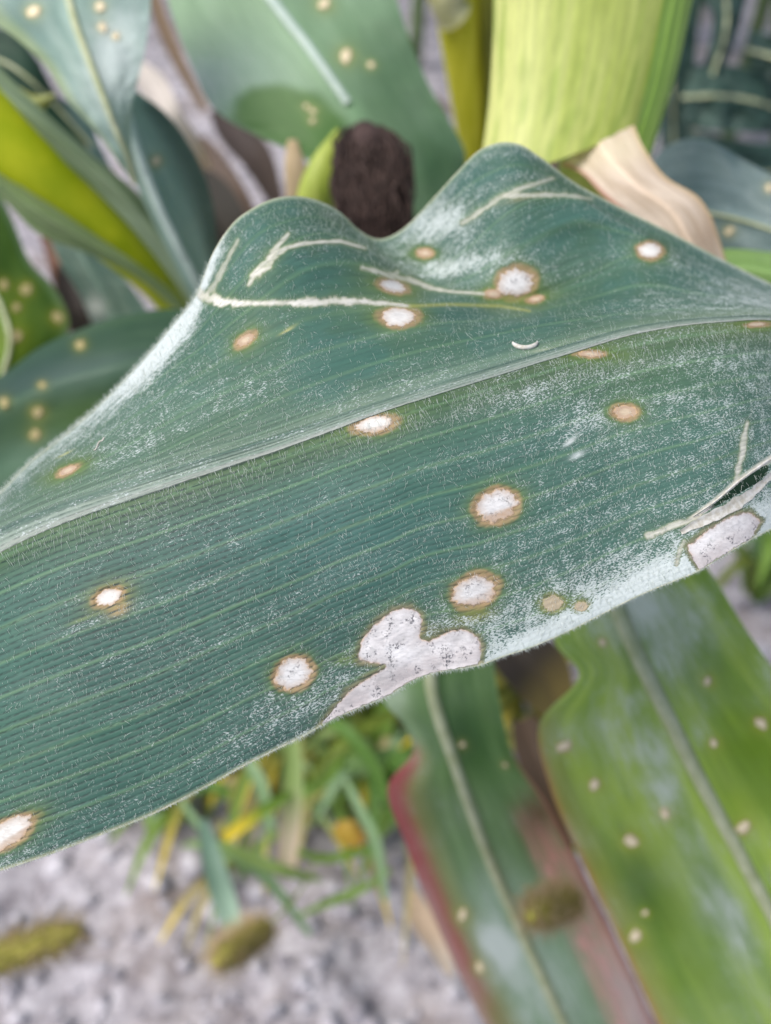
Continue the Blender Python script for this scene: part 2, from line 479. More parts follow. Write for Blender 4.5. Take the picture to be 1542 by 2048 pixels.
GD += 0.00022 * flu * np.sin((curv[5] - GY) / 13 * 2 * np.pi)
GP = W(GX, GY, GD)
# arc coordinates in tenths of metres for the textures
du = np.r_[0, np.cumsum(np.linalg.norm(np.diff(GP[UPR], axis=0), axis=1))]
dv = np.cumsum(np.r_[np.zeros((1, GX.shape[1])), np.linalg.norm(np.diff(GP, axis=0), axis=-1)], 0)
UVm = np.stack([np.broadcast_to(du * 10, GX.shape), (dv - dv[UPR]) * 10], -1)
NRM = np.cross(np.gradient(GP, axis=0), np.gradient(GP, axis=1))
NRM /= np.linalg.norm(NRM, axis=-1, keepdims=True)
cam_p = np.array([0, 0, CAM_Z])
flip = np.sign(np.sum((cam_p - GP) * NRM, -1, keepdims=True)); NRM *= flip


def leaf_at(px, py):
    """distance of the main leaf's face below a photo position (numpy arrays)"""
    px = np.asarray(px, float); py = np.asarray(py, float)
    sh = px.shape; px = px.ravel(); py = py.ravel()
    f = np.interp(px, X, np.arange(len(X))); i = np.clip(f.astype(int), 0, len(X) - 2); f = f - i
    out = np.empty(px.shape)
    for k in range(len(px)):
        y = GY[:, i[k]] * (1 - f[k]) + GY[:, i[k] + 1] * f[k]
        d = GD[:, i[k]] * (1 - f[k]) + GD[:, i[k] + 1] * f[k]
        out[k] = np.interp(py[k], y, d)
    return out.reshape(sh)


# ------------------------------------------------------------------ the main leaf: colour of the tissue
n_big = fbm(GX / 330, GY / 330, 11); n_mid = fbm(GX / 90, GY / 60, 12); n_vein = fbm(GX / 400, VEIN / 3.0, 13)
T = np.empty(GX.shape + (3,)); T[:] = (0.036, 0.104, 0.080)
paint(T, sst(.35, .7, n_vein) * .5, (0.048, 0.120, 0.086))
paint(T, sst(.45, .7, n_big) * .6, (0.025, 0.080, 0.064))
paint(T, .7 * np.exp(-((GX - 700) / 260) ** 2 - ((GY - 1080) / 110) ** 2), (0.036, 0.108, 0.098))
paint(T, .8 * np.exp(-((GX - 1400) / 230) ** 2 - ((GY - np.interp(GX, X, curv[5]) + 8) / 13) ** 2), (0.17, 0.25, 0.16))
paint(T, .7 * np.exp(-((GX - 1300) / 260) ** 2 - ((GY - 760) / 60) ** 2), (0.034, 0.092, 0.040))
paint(T, .6 * np.exp(-((GX - 330) / 260) ** 2 - ((GY - 880) / 110) ** 2) * (VV < 0), (0.080, 0.140, 0.085))
paint(T, (VV < 0) * sst(.4, .65, n_mid) * .5, (0.042, 0.098, 0.052))
near_rib = np.exp(-(np.clip(GY - curv[5], 0, None) / 70) ** 2) * (VV >= 0)
paint(T, near_rib * .75, (0.062, 0.105, 0.030))                    # yellower green along the midrib
paint(T, rib5 * np.where(VV > 0, .62, .45), (0.105, 0.20, 0.105))   # pale secondary veins
paint(T, .5 * np.exp(-(np.clip(-VV, 0, 1) / .06) ** 2) * (VV < 0) * (0.5 + 0.5 * np.sin(VEIN * 9)), (0.10, 0.17, 0.10))
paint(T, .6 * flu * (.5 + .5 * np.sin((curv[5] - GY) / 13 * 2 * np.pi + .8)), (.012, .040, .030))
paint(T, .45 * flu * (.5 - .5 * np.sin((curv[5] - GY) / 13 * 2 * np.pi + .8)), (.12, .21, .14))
up_rib = np.clip(curv[5] - GY, 0, None)
paint(T, .80 * np.exp(-(up_rib / (18 + 34 * np.clip(1 - GX / 1500, 0, 1))) ** 2) * (VV < 0) * (.6 + .6 * fbm(GX / 200, up_rib / 7, 19)), (.17, .235, .18))
stripe = np.where(VV > 0, 1.0, .35) * np.clip(1.25 - GX / 1500, .25, 1) * (0.6 + .6 * n_big)
dust = np.where(VV < 0, .36, .29) + .34 * (n_big - .5)
dust += .22 * sst(620, 1300, GX) * (VV > 0) * (.55 + .9 * n_mid)
dust += .10 * np.exp(-((GX - 640) / 330) ** 2 - ((GY - 770) / 90) ** 2) * n_mid * 1.7
dust += .38 * np.exp(-((GX - 885) / 70) ** 2 - ((GY - 445) / 45) ** 2)  # powder plus painted sheen on the lit left face of the second hump
dust += .40 * np.exp(-((GX - 960) / 130) ** 2 - ((GY - 530) / 45) ** 2) * n_mid * 1.8
dust += .30 * sst(1100, 1500, GX) * (VV < 0) * (.3 + n_mid)
dust += .08 * np.exp(-((GX - 1000) / 300) ** 2 - ((GY - 790) / 60) ** 2) * n_mid * 1.5
lowm = np.clip(low_y - GY, 0, None)
dust += .75 * np.exp(-(lowm / (16 + 36 * np.clip((GX - 900) / 500, 0, 1))) ** 2) * sst(880, 1080, GX) * (VV > 0)
dust += .20 * np.exp(-(lowm / 110) ** 2) * (VV > 0)
upm = np.clip(GY - curv[0], 0, None)
dust += 1.1 * np.exp(-(upm / 50) ** 2) * np.exp(-((GX - 350) / 95) ** 2) * (VV < 0)  # white margin band: mildew with the sky's sheen painted in
dust += .30 * np.exp(-(upm / 45) ** 2) * sst(460, 380, GX) * (VV < 0)
near = near_rib * (GX < 900)
dust = dust * (1 - .6 * near)
dust += .40 * (fbm(GX / 260, VEIN / 2.2, 29) - .5) * (dust < .8)
dust = np.clip(dust, 0, 1.15)

for (x, y, a, b, an, kd, tn) in LES:
    c, s = math.cos(math.radians(an)), math.sin(math.radians(an))
    dx, dy = GX - x, -(GY - y)
    r = np.hypot((dx * c + dy * s) / a, (-dx * s + dy * c) / b) + .25 * (fbm(GX / 22, GY / 22, int(x)) - .5)
    rp = (r - 1) * b + 5 * (fbm(GX / 9, GY / 9, int(x) + 1) - .5)
    paint(T, (.35 + .8 * n_mid) * np.exp(-np.clip(rp, 0, None) / 11), (0.13, 0.18, 0.034))
    paint(T, (.45 if kd == 'soft' else .92) * sst(min(9, .3 * b + 2), .5, rp) * (.6 + .6 * fbm(GX / 7, GY / 5, 77)), (0.28, 0.24, 0.12) if kd == 'soft' else (0.31, 0.215, 0.125))
    dust *= 1 - (.35 if kd == 'soft' else .8) * sst(14, 2, rp)
for pl in (BIG1, BIG2):
    sd = poly_sdf(GX, GY, pl) + 6 * (fbm(GX / 25, GY / 25, 9) - .5)
    paint(T, .6 * np.exp(-np.clip(sd, 0, None) / 12), (0.11, 0.15, 0.03))
    paint(T, .6 * sst(12, -2, sd) * (.4 + .8 * fbm(GX / 8, GY / 6, 78)), (0.33, 0.26, 0.19))
    paint(T, sst(0, -8, sd), (.33, .285, .255))
    dust *= 1 - .7 * sst(12, 0, sd)
# brown stains and yellow streaks next to lesions and cracks
for (x, y, a, b, an, colr, k) in [(950, 1232, 45, 16, 12, (.20, .20, .03), .8), (236, 1220, 24, 13, 25, (.33, .22, .09), 1.0), (217, 1195, 44, 28, 24, (.26, .19, .08), .75), (165, 1238, 34, 5, 22, (.14, .18, .05), .8),
                                  (690, 1320, 30, 12, 10, (.13, .19, .04), .8), (860, 1262, 28, 18, 0, (.2, .17, .06), .6), (575, 660, 18, 2.5, 30, (.45, .42, .15), .9),
                                  (130, 908, 17, 1.8, 27, (.42, .42, .14), .9), (1155, 910, 16, 6, 25, (.62, .68, .68), .8), (1140, 883, 15, 5, 38, (.66, .7, .7), .9),
                                  (1050, 395, 45, 6, 15, (.3, .24, .12), .4), (1085, 700, 30, 3, 10, (.4, .42, .3), .5), (1352, 1125, 4, 14, 10, (.4, .33, .2), .8)]:
    c, s = math.cos(math.radians(an)), math.sin(math.radians(an))
    dx, dy = GX - x, -(GY - y)
    r = np.hypot((dx * c + dy * s) / a, (-dx * s + dy * c) / b)
    paint(T, k * np.exp(-r ** 2 * 1.2) * (.6 + .6 * n_mid), colr)
SCAR_K = [1, .9, .9, .65, .45, .8, .6, .55, .55, .75, .8, .6]
SCARS = [
    [(404, 590, 13), (440, 603, 9), (500, 607, 4.5), (560, 606, 3.5), (620, 604, 8), (700, 602, 6), (760, 606, 4), (820, 612, 1.6)],
    [(497, 570, 1), (512, 547, 9), (530, 528, 10), (552, 506, 7), (575, 495, 3), (610, 486, 2.6), (680, 482, 2), (730, 496, 1)],
    [(506, 552, 4), (516, 543, 8), (540, 534, 1)],
    [(538, 517, 6), (556, 492, 4), (576, 468, 2)],
    [(476, 480, 2), (452, 525, 4.5), (428, 572, 5.5), (412, 592, 8)],
    [(724, 535, 2.2), (770, 548, 5), (820, 560, 4.5), (860, 576, 3), (900, 583, 1.6), (975, 588, .8)],
    [(795, 544, 2), (782, 552, 3), (800, 572, 2)],
    [(925, 447, 4), (965, 420, 5), (1000, 396, 5), (1040, 378, 4), (1106, 356, 2)],
    [(1010, 392, 4), (1080, 390, 4), (1130, 390, 4), (1182, 398, 2)],
    [(1495, 845, 2), (1488, 875, 5), (1485, 905, 5.5), (1475, 945, 4.5), (1473, 968, 3)],
    [(1297, 1070, 6), (1322, 1062, 9), (1345, 1052, 6), (1372, 1044, 5), (1400, 1030, 4)],
    [(1368, 1082, 4), (1360, 1100, 4), (1353, 1130, 2)]]
for sc, sk_ in zip(SCARS, SCAR_K):
    d, w = seg_dist(GX, GY, sc)
    jag = .72 * w * (1.0 + 2.4 * (fbm(GX / 10, GY / 10, 21) - .5))
    paint(T, .5 * sk_ * np.exp(-np.clip(d - jag, 0, None) / 7), (.15, .20, .07))
    paint(T, sst(jag + 5, jag, d) * .7 * sk_, (.30, .31, .19))
    paint(T, sst(jag + 4, jag - 2, d) * sk_ * (.55 + .75 * fbm(GX / 14, GY / 14, 23)), (.60, .585, .54))
    dust *= 1 - .6 * sst(jag + 6, jag, d)
d, w = seg_dist(GX, GY, [(820, 612, 2.2), (900, 609, 2.5), (1000, 612, 2), (1060, 622, 1)])
paint(T, sst(w + 3, w * .5, d) * .8, (.26, .28, .08))
# margins: thin pale straw line
paint(T, .8 * np.exp(-(lowm / 5) ** 2) * (VV > 0), (.40, .38, .25))
paint(T, .8 * np.exp(-(upm / 5) ** 2) * (VV < 0), (.34, .40, .28))
# the slit torn near the right-hand margin: a real opening in the blade
SLIT = [(1388, 1036), (1430, 1006), (1480, 964), (1515, 937), (1534, 929), (1540, 934), (1534, 948), (1515, 966), (1470, 992), (1425, 1017)]
d, w = seg_dist(GX, GY, [(1388, 1034, 4), (1430, 1003, 5), (1480, 961, 6), (1530, 925, 6), (1560, 905, 4)])
paint(T, sst(w + 4, w * .6, d) * .9, (.60, .58, .50))

F = grid_faces(*GX.shape)
fx = GX.ravel()[F].mean(1); fy = GY.ravel()[F].mean(1)
F = F[poly_sdf(fx, fy, SLIT) > -0.5]
main = thing('maize_leaf', 'large sharp grey-green maize leaf with white-centred brown-ringed spots crossing the whole picture', 'leaf', W(1542, 800, .24))
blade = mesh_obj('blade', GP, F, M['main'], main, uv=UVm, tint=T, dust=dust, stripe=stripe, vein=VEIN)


# ------------------------------------------------------------------ the main leaf: midrib, margins, lesions, scars, flap, hairs
def strip_on_leaf(name, cx, cy, hw, mat, parent, prof, nt=9, lift=0.0001, streaky=False):
    """raised ribbon following the leaf face; hw in photo pixels, prof(t) in metres"""
    cx = np.asarray(cx, float); cy = np.asarray(cy, float)
    tx, ty = np.gradient(cx), np.gradient(cy); ln = np.hypot(tx, ty) + 1e-9
    nx, ny = -ty / ln, tx / ln
    t = np.linspace(-1, 1, nt)
    px = cx[:, None] + nx[:, None] * t * np.asarray(hw)[:, None]; py = cy[:, None] + ny[:, None] * t * np.asarray(hw)[:, None]
    d = leaf_at(px, py) - lift - prof(t)[None, :]
    if streaky:
        tt = np.broadcast_to(t, px.shape); al = np.broadcast_to(cx[:, None], px.shape)
        tn = np.empty(px.shape + (3,)); tn[:] = (.06, .12, .09)
        paint(tn, sst(-.95, 0, tt), (.22, .28, .23))
        paint(tn, sst(.1, .85, tt), (.36, .385, .345))
        paint(tn, .55 * sst(.45, .7, fbm(al / 240, tt * 4, 15)), (.13, .20, .15))
        paint(tn, .4 * np.exp(-((tt + .55) / .1) ** 2), (.03, .07, .05))
        return mesh_obj(name, W(px, py, d), grid_faces(*px.shape), mat, parent, uv=np.stack([al / 1024, tt * .015], -1), tint=tn,
                        dust=.38 + .5 * (fbm(al / 50, tt * 2, 16) - .5), stripe=np.full(px.shape, .5), vein=tt * 2.5)
    return mesh_obj(name, W(px, py, d), grid_faces(*px.shape), mat, parent)


mx = np.linspace(-60, 1600, 240); my = np.interp(mx, X, curv[5]) - 4
mhw = np.interp(mx, [-60, 350, 771, 1171, 1350, 1600], [23, 18, 12.5, 10, 7, 4]) * (1 + .1 * (fbm(mx / 60, 0 * mx, 4) - .5))
strip_on_leaf('midrib', mx, my, mhw, M['main'], main, lambda t: 0.00022 * np.sqrt(np.clip(1 - t * t, 0, 1)) + .00006 * np.sin(t * 14) - 0.00025 * (np.abs(t) > .99), nt=25, streaky=True)


def edge_tube(name, xs, ys, rad):
    d = leaf_at(xs, ys)
    c = W(xs, ys, d)
    return tube(name, c, np.full(len(xs), rad), M['margin'], main, 5)


def tube(name, c, r, mat, parent, ns=10, cap=True, flat=1.0, uv=False):
    c = np.asarray(c, float); r = np.asarray(r, float)
    t = np.gradient(c, axis=0); t /= np.linalg.norm(t, axis=1, keepdims=True) + 1e-12
    up = np.array([0.3, -0.4, 0.86]); a = np.cross(t, up); a /= np.linalg.norm(a, axis=1, keepdims=True) + 1e-12
    b = np.cross(t, a)
    an = np.linspace(0, 2 * np.pi, ns, endpoint=False)
    v = c[:, None] + r[:, None, None] * (a[:, None] * np.cos(an)[None, :, None] + flat * b[:, None] * np.sin(an)[None, :, None])
    f = grid_faces(len(c), ns, True)
    vv = v.reshape(-1, 3)
    if cap:
        vv = np.r_[vv, c[:1], c[-1:]]
        n0 = len(c) * ns
        k = np.arange(ns); k2 = (k + 1) % ns
        f = np.r_[f, np.stack([k, k2, np.full(ns, n0), np.full(ns, n0)], -1), np.stack([n0 - ns + k, n0 - ns + k2, np.full(ns, n0 + 1), np.full(ns, n0 + 1)], -1)]
        faces = [tuple(dict.fromkeys(q)) for q in f.tolist()]
    else:
        faces = f
    return mesh_obj(name, vv, faces, mat, parent)


ex = np.linspace(-60, 1600, 320)
edge_tube('leaf_margin', ex, np.interp(ex, X, low_y), 0.00011)
edge_tube('leaf_margin', ex, np.interp(ex, X, curv[0]), 0.00013)


def lesion(px, py, a, b, an, kind, tanv, parent, depth_fn, mat, seed=0, lift=0.00010, label=None, nr=7, nsg=36, rough=.22):
    """papery disc with a slightly raised ring lying on a leaf face"""
    th = np.linspace(0, 2 * np.pi, nsg, endpoint=False)
    wob = 1 + rough * (fbm(np.cos(th) * 1.6 + seed, np.sin(th) * 1.6 + seed * .37, seed) - .5) * 2 + .07 * rng.normal(size=nsg)
    rr = np.r_[0.02, np.linspace(.18, 1, nr - 1)][:, None] * np.ones(nsg)
    c, s = math.cos(math.radians(an)), math.sin(math.radians(an))
    ux, uy = a * rr * np.cos(th) * wob, b * rr * np.sin(th) * wob
    x = px + ux * c - uy * s; y = py - (ux * s + uy * c)
    prof = np.where(rr > .95, -0.5, np.where(rr > .7, 1.35, .8))
    d = depth_fn(x, y) - lift * prof
    side = sst(.22, .38, -uy / b) if tanv < .7 else np.ones_like(uy)
    tan = np.clip(tanv * 2.2, 0, 1) * side
    if kind == 'tan' and tanv < .95:
        tan = tan * sst(.25, .55, rr)
    faces = grid_faces(nr, nsg, True).tolist() + [tuple(range(nsg))]
    o = mesh_obj('lesion', W(x, y, d), faces, mat, parent, ring=rr, tan=tan)
    if label:
        o['label'] = label
    return o


for k, (x, y, a, b, an, kd, tn) in enumerate(LES):
    lesion(x, y, a, b, an, kd, tn, blade, leaf_at, M[{'papery': 'lesion', 'clean': 'lesion_clean', 'tan': 'peach', 'soft': 'soft'}[kd]], seed=k + 3)


def poly_lesion(poly, label, parent):
    p = np.array(poly, float); n = 150
    q = np.r_[p, p[:1]]; k = np.r_[0, np.cumsum(np.hypot(*np.diff(q, axis=0).T))]
    t = np.linspace(0, k[-1], n, endpoint=False)
    q = np.stack([np.interp(t, k, q[:, 0]), np.interp(t, k, q[:, 1])], -1)
    for _ in range(2):
        q = (q + np.roll(q, 1, 0) + np.roll(q, -1, 0)) / 3
    q += rng.normal(size=q.shape) * 1.0
    gx, gy = np.meshgrid(np.arange(p[:, 0].min(), p[:, 0].max(), 4.0), np.arange(p[:, 1].min(), p[:, 1].max(), 4.0))
    sd = poly_sdf(gx, gy, [tuple(c) for c in q])
    ok = sd < -5
    from mathutils.geometry import delaunay_2d_cdt
    allp = np.r_[q, np.c_[gx[ok], gy[ok]]]
    r = delaunay_2d_cdt([Vector(c) for c in allp], [(i, (i + 1) % n) for i in range(n)], [], 1, 1e-4)
    vv = np.array([tuple(c) for c in r[0]])
    ring = np.clip(1 + poly_sdf(vv[:, 0], vv[:, 1], [tuple(c) for c in q]) / 24, 0, 1)
    bnd = poly_sdf(vv[:, 0], vv[:, 1], [tuple(c) for c in q]) > -.5
    # no brown ring where the patch reaches the margin of the blade
    em = np.interp(vv[:, 0], X, low_y) - vv[:, 1]
    ring = ring * sst(4, 30, em)
    keep = vv[:, 1] < np.interp(vv[:, 0], X, low_y) + 2
    vv[:, 1] = np.minimum(vv[:, 1], np.interp(vv[:, 0], X, low_y))
    tan = np.clip(.75 * sst(60, 20, em) * (.4 + fbm(vv[:, 0] / 40, vv[:, 1] / 22, 31)) + .35 * sst(.45, .7, fbm(vv[:, 0] / 50, vv[:, 1] / 40, 37)), 0, 1)
    d = leaf_at(vv[:, 0], vv[:, 1]) - np.where(bnd & (em > 8), -.00006, 0.00011 + .00022 * fbm(vv[:, 0] / 14, vv[:, 1] / 10, 8))
    o = mesh_obj('lesion', W(vv[:, 0], vv[:, 1], d), [tuple(f) for f in r[2]], M['patch'], parent, ring=ring, tan=tan)
    o['label'] = label


poly_lesion(BIG1, 'large heart-shaped grey-white dead patch running to the lower margin', blade)
poly_lesion(BIG2, 'grey-white dead patch below the torn slit', blade)

# dried lip of the torn slit
fl = resample([(1362, 1064, 5), (1395, 1047, 10), (1430, 1031, 15), (1465, 1012, 15), (1500, 990, 11), (1530, 962, 7), (1565, 935, 6)], 40)
fo = strip_on_leaf('torn_flap', fl[:, 0], fl[:, 1] + 3 * (fbm(fl[:, 0] / 9, 0 * fl[:, 0], 14) - .5), fl[:, 2] * .85 * (.65 + .75 * fbm(fl[:, 0] / 11, 0 * fl[:, 0], 12)), M['scar'], blade, lambda t: 0.0004 * np.clip(-t, 0, 1) ** 1.3 + .0002, nt=9)
fo['label'] = 'curled cream strip along the torn slit'
fl = resample([(1386, 1033, 1), (1430, 1003, 2), (1480, 961, 2.5), (1530, 926, 3), (1570, 898, 2)], 40)
strip_on_leaf('torn_edge', fl[:, 0], fl[:, 1], fl[:, 2], M['scar'], blade, lambda t: 0.0003 * (1 - t * t), nt=5)


def hairs(name, px, py, dx, dy, lift, rad, mat, parent, on_leaf=True, bend=.35):
    """short tapering three-sided hairs; dx, dy in photo pixels"""
    n = len(px)
    d0 = leaf_at(px, py)
    ts = (0, .5, 1.0); P = []
    for t in ts:
        qx = px + dx * t; qy = py + dy * t + bend * np.abs(dx) * t * t * 0.5
        dd = leaf_at(qx, qy) if on_leaf else d0
        P.append(W(qx, qy, dd - 0.00004 - lift * t * (1.3 - .5 * t)))
    a = np.cross(P[1] - P[0], cam_p - P[0]); a /= np.linalg.norm(a, axis=1, keepdims=True) + 1e-12
    b = np.cross(P[1] - P[0], a); b /= np.linalg.norm(b, axis=1, keepdims=True) + 1e-12
    v = []
    for k in range(2):
        r = (rad * (1, .75)[k])[:, None]
        for an in (0.5, 2.6, 4.7):
            v.append(P[k] + r * (a * math.cos(an) + b * math.sin(an)))
    v.append(P[2])
    V = np.stack(v, 1)
    o = np.arange(n)[:, None] * 7
    tri = np.array([[0, 1, 4], [0, 4, 3], [1, 2, 5], [1, 5, 4], [2, 0, 3], [2, 3, 5], [3, 4, 6], [4, 5, 6], [5, 3, 6]])
    f = (o[:, :, None] + tri[None]).reshape(-1, 3)
    ob = mesh_obj(name, V, f, mat, parent)
    ob['kind'] = 'stuff'
    return ob


def sample_leaf(n, dens):
    x = rng.uniform(-20, 1560, n * 6); v = rng.uniform(-1, 1, n * 6)
    e, m_, l = np.interp(x, X, curv[0]), np.interp(x, X, curv[5]), np.interp(x, X, low_y)
    fi = np.interp(x, X, np.arange(len(X))).astype(int)
    ri = np.where(v < 0, (v + 1) * UPR, UPR + v * (LWR - 1)).astype(int)
    y = GY[np.clip(ri, 0, GY.shape[0] - 1), fi]
    area = np.where(v < 0, m_ - e, l - m_) / 700
    p = dens(x, y, v, fi, ri) * area
    ok = np.flatnonzero(rng.random(len(x)) < p)[:n]
    return x[ok], y[ok], v[ok]


dg = lambda x, y, v, fi, ri: (1 - .45 * (v > 0) * sst(900, 500, x)) * np.clip(.04 + .9 * dust[np.clip(ri, 0, GY.shape[0] - 1), fi] + .5 * (fbm(x / 45, y / 30, 44) - .5), .05, 1)
hx, hy, hv = sample_leaf(16000, dg)
ok = (hx > -10)
L = rng.gamma(3.0, 2.6, len(hx)).clip(3, 20); A = rng.normal(1.35, .55, len(hx))
hairs('leaf_hair', hx, hy, L * np.cos(A), L * np.sin(A), rng.uniform(.00015, .0006, len(hx)), rng.uniform(.000018, .000034, len(hx)), M['hair'], blade)
# longer combed hairs below the midrib
n = 700
hx = rng.uniform(-10, 1500, n); hy = np.interp(hx, X, curv[5]) + rng.uniform(4, 55, n) ** 1.0
L = rng.uniform(12, 27, n); A = rng.normal(1.25, .3, n)
hairs('midrib_hair', hx, hy, L * np.cos(A), L * np.sin(A), rng.uniform(.0002, .0007, n), rng.uniform(.00002, .000034, n), M['hair'], blade)
# fringe on the lower margin and along the left part of the upper margin
n = 2600
hx = rng.uniform(-10, 1550, n); hy = np.interp(hx, X, low_y) - rng.uniform(0, 4, n)
L = rng.uniform(6, 17, n) * np.interp(hx, [0, 500, 700, 1000, 1500], [.55, .6, 1, .8, .55]); A = rng.normal(1.0, .35, n)
hairs('margin_hair', hx, hy, L * np.cos(A), L * np.sin(A), rng.uniform(-.0003, .0004, n), rng.uniform(.000018, .000032, n), M['hair'], blade, False, 0)
n = 1500
hx = rng.uniform(-15, 420, n); hy = np.interp(hx, X, curv[0]) + rng.uniform(0, 5, n)
L = rng.uniform(5, 15, n); A = rng.normal(-2.0, .35, n)
hairs('margin_hair', hx, hy, L * np.cos(A), L * np.sin(A), rng.uniform(-.0003, .0006, n), rng.uniform(.00002, .000035, n), M['hair'], blade, False, 0)

# a dry curled flake lying on the leaf
th = np.linspace(math.pi * 1.05, math.pi * 1.98, 18)
cx, cy = 1050 + 25 * np.cos(th), 682 - 13 * np.sin(th)
fr = np.interp(np.linspace(0, 1, 18), [0, .2, .8, 1], [2, 5, 5, 1.5]) * pxm(.21)
fk = tube('dry_flake', W(cx, cy, leaf_at(cx, cy) - .0007), fr, M['scar'], None, 8)
tag(fk, 'tiny curled cream flake lying just above the midrib of the big leaf', 'flake')
th = np.linspace(0, 1, 8)
cx, cy = 188 + 20 * th, 900 - 26 * th + 3 * np.sin(th * 9)
fk = tube('dry_flake', W(cx, cy, leaf_at(cx, cy) - .0004), np.full(8, 1.6) * pxm(.21), M['scar'], None, 6)
tag(fk, 'thin pale crumb on the left upper half of the big leaf', 'flake')


# ------------------------------------------------------------------ leaves behind
class Leaf:
    """blade lofted between a left edge, a midrib line and a right edge, each given as (photo x, photo y, distance)"""

    def __init__(s, left, mid, right, ns=110, nt=41, ruffle=0.0, seed=0, fold=0.0, bumpy=.003, tip=False):
        l, m, r = (resample(c, ns) for c in (left, mid, right))
        if tip:                                     # round the blade off to a point
            k = np.sqrt(np.clip(1 - (np.clip(np.linspace(0, 1, ns) - .86, 0, None) / .14) ** 2, 0, 1))[:, None]
            l = m + (l - m) * k; r = m + (r - m) * k
        t = np.linspace(-1, 1, nt)
        a = np.abs(t)[None, :, None]
        g = np.where(t[None, :, None] < 0, m[:, None] + (l - m)[:, None] * a, m[:, None] + (r - m)[:, None] * a)
        s.t = np.broadcast_to(t, g.shape[:2]).copy()
        s.s = np.linspace(0, 1, ns)[:, None] * np.ones(nt)
        g[..., 2] -= fold * np.sin(np.pi * np.abs(s.t)) * g[..., 2]
        g[..., 2] += ruffle * np.abs(s.t) ** 2 * (fbm(s.s * 6, s.t * 1.2 + 5, seed) - .5)
        g[..., 2] += bumpy * (fbm(s.s * 9, s.t * 2 + 9, seed + 3) - .5)
        s.x, s.y, s.d = g[..., 0], g[..., 1], g[..., 2]
        s.m = m
        s.T = np.empty(g.shape); s.dust = np.zeros(g.shape[:2]); s.stripe = np.ones(g.shape[:2]); s.seed = seed
        s.n1 = fbm(s.x / 70, s.y / 70, seed + 1); s.n2 = fbm(s.s * 5, s.t * 9, seed + 2)

    def base(s, c1, c2, dust=0.15, dn=.5):
        s.T[:] = c1
        paint(s.T, sst(.35, .7, s.n2), c2)
        s.dust[:] = np.clip(dust + dn * (s.n1 - .5), 0, 1)
        return s

    def ell(s, x, y, a, b, an, col=None, k=1.0, dust=0.0, pw=2):
        c, q = math.cos(math.radians(an)), math.sin(math.radians(an))
        dx, dy = s.x - x, -(s.y - y)
        r = np.hypot((dx * c + dy * q) / a, (-dx * q + dy * c) / b)
        m = k * np.exp(-r ** pw)
        if col is not None:
            paint(s.T, m, col)
        s.dust = np.clip(s.dust + dust * m / k, 0, 1)
        return s

    def edge(s, side, w, col, k=1.0, s0=0.0, s1=1.0):
        q = np.abs(s.t) * (np.sign(s.t) == side)
        paint(s.T, k * sst(1 - w * 1.5, 1 - w * .4, q) * sst(s0 - .05, s0 + .03, s.s) * sst(s1 + .05, s1 - .03, s.s), col)
        return s

    def depth(s, x, y):
        """plane through the nearest grid point"""
        cx, cy = np.mean(x), np.mean(y)
        i, j = np.unravel_index(np.argmin((s.x - cx) ** 2 + (s.y - cy) ** 2), s.x.shape)
        i = min(max(i, 2), s.x.shape[0] - 3); j = min(max(j, 2), s.x.shape[1] - 3)
        sl = (slice(i - 2, i + 3), slice(j - 2, j + 3))
        A = np.c_[s.x[sl].ravel(), s.y[sl].ravel(), np.ones(25)]
        k = np.linalg.lstsq(A, s.d[sl].ravel(), rcond=None)[0]
        return x * k[0] + y * k[1] + k[2]

    def build(s, parent, rib=5.0, rib_mat='midrib', label=None, name='leaf', mat='leaf', spots=(), rib_end=1.0, smat='spot'):
        paint(s.T, .4 * np.exp(-(s.t / .1) ** 2), np.clip(s.T.mean((0, 1)) * 1.8, 0, 1))
        for i, (x, y, r, e) in enumerate(spots):
            q = np.hypot(s.x - x, s.y - y) / r + .5 * (fbm(s.x / 12, s.y / 12, i + s.seed) - .5)
            paint(s.T, .8 * np.exp(-np.clip(q - .8, 0, None) / .45), np.clip(s.T.mean((0, 1)) * .6 + np.array((.13, .12, .01)), 0, 1))
        uv = np.stack([s.s * 3, s.t * .45], -1)
        o = mesh_obj(name, W(s.x, s.y, s.d), grid_faces(*s.x.shape), M[mat], parent, uv=uv, tint=s.T, dust=s.dust, stripe=s.stripe, vein=s.t * 22)
        if label:
            o['label'] = label
        if rib:
            k = s.x.shape[1] // 2
            n = int(s.x.shape[0] * rib_end)
            c = W(s.x[:n, k], s.y[:n, k], s.d[:n, k] - .0006)
            hw = rib * np.linspace(1.15, .75, n) * pxm(s.d[:n, k])
            tube('midrib', c, hw, M[rib_mat], o, 8, flat=.8)
        for i, (x, y, r, e) in enumerate(spots):
            lesion(x, y, r * .85, r * e * .85, 40 + 37 * (i % 4), 'tan', .3, o, s.depth, M[smat], seed=i + s.seed, lift=.0005, nr=5, nsg=20, rough=.35)
        return o


GREEN, GREEN2 = (.045, .10, .022), (.075, .145, .030)
TEAL, TEAL2 = (.045, .105, .075), (.075, .145, .105)
GLAU, GLAU2 = (.12, .21, .165), (.18, .28, .225)
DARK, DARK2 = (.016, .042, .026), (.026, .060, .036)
LIME = (.30, .37, .025)

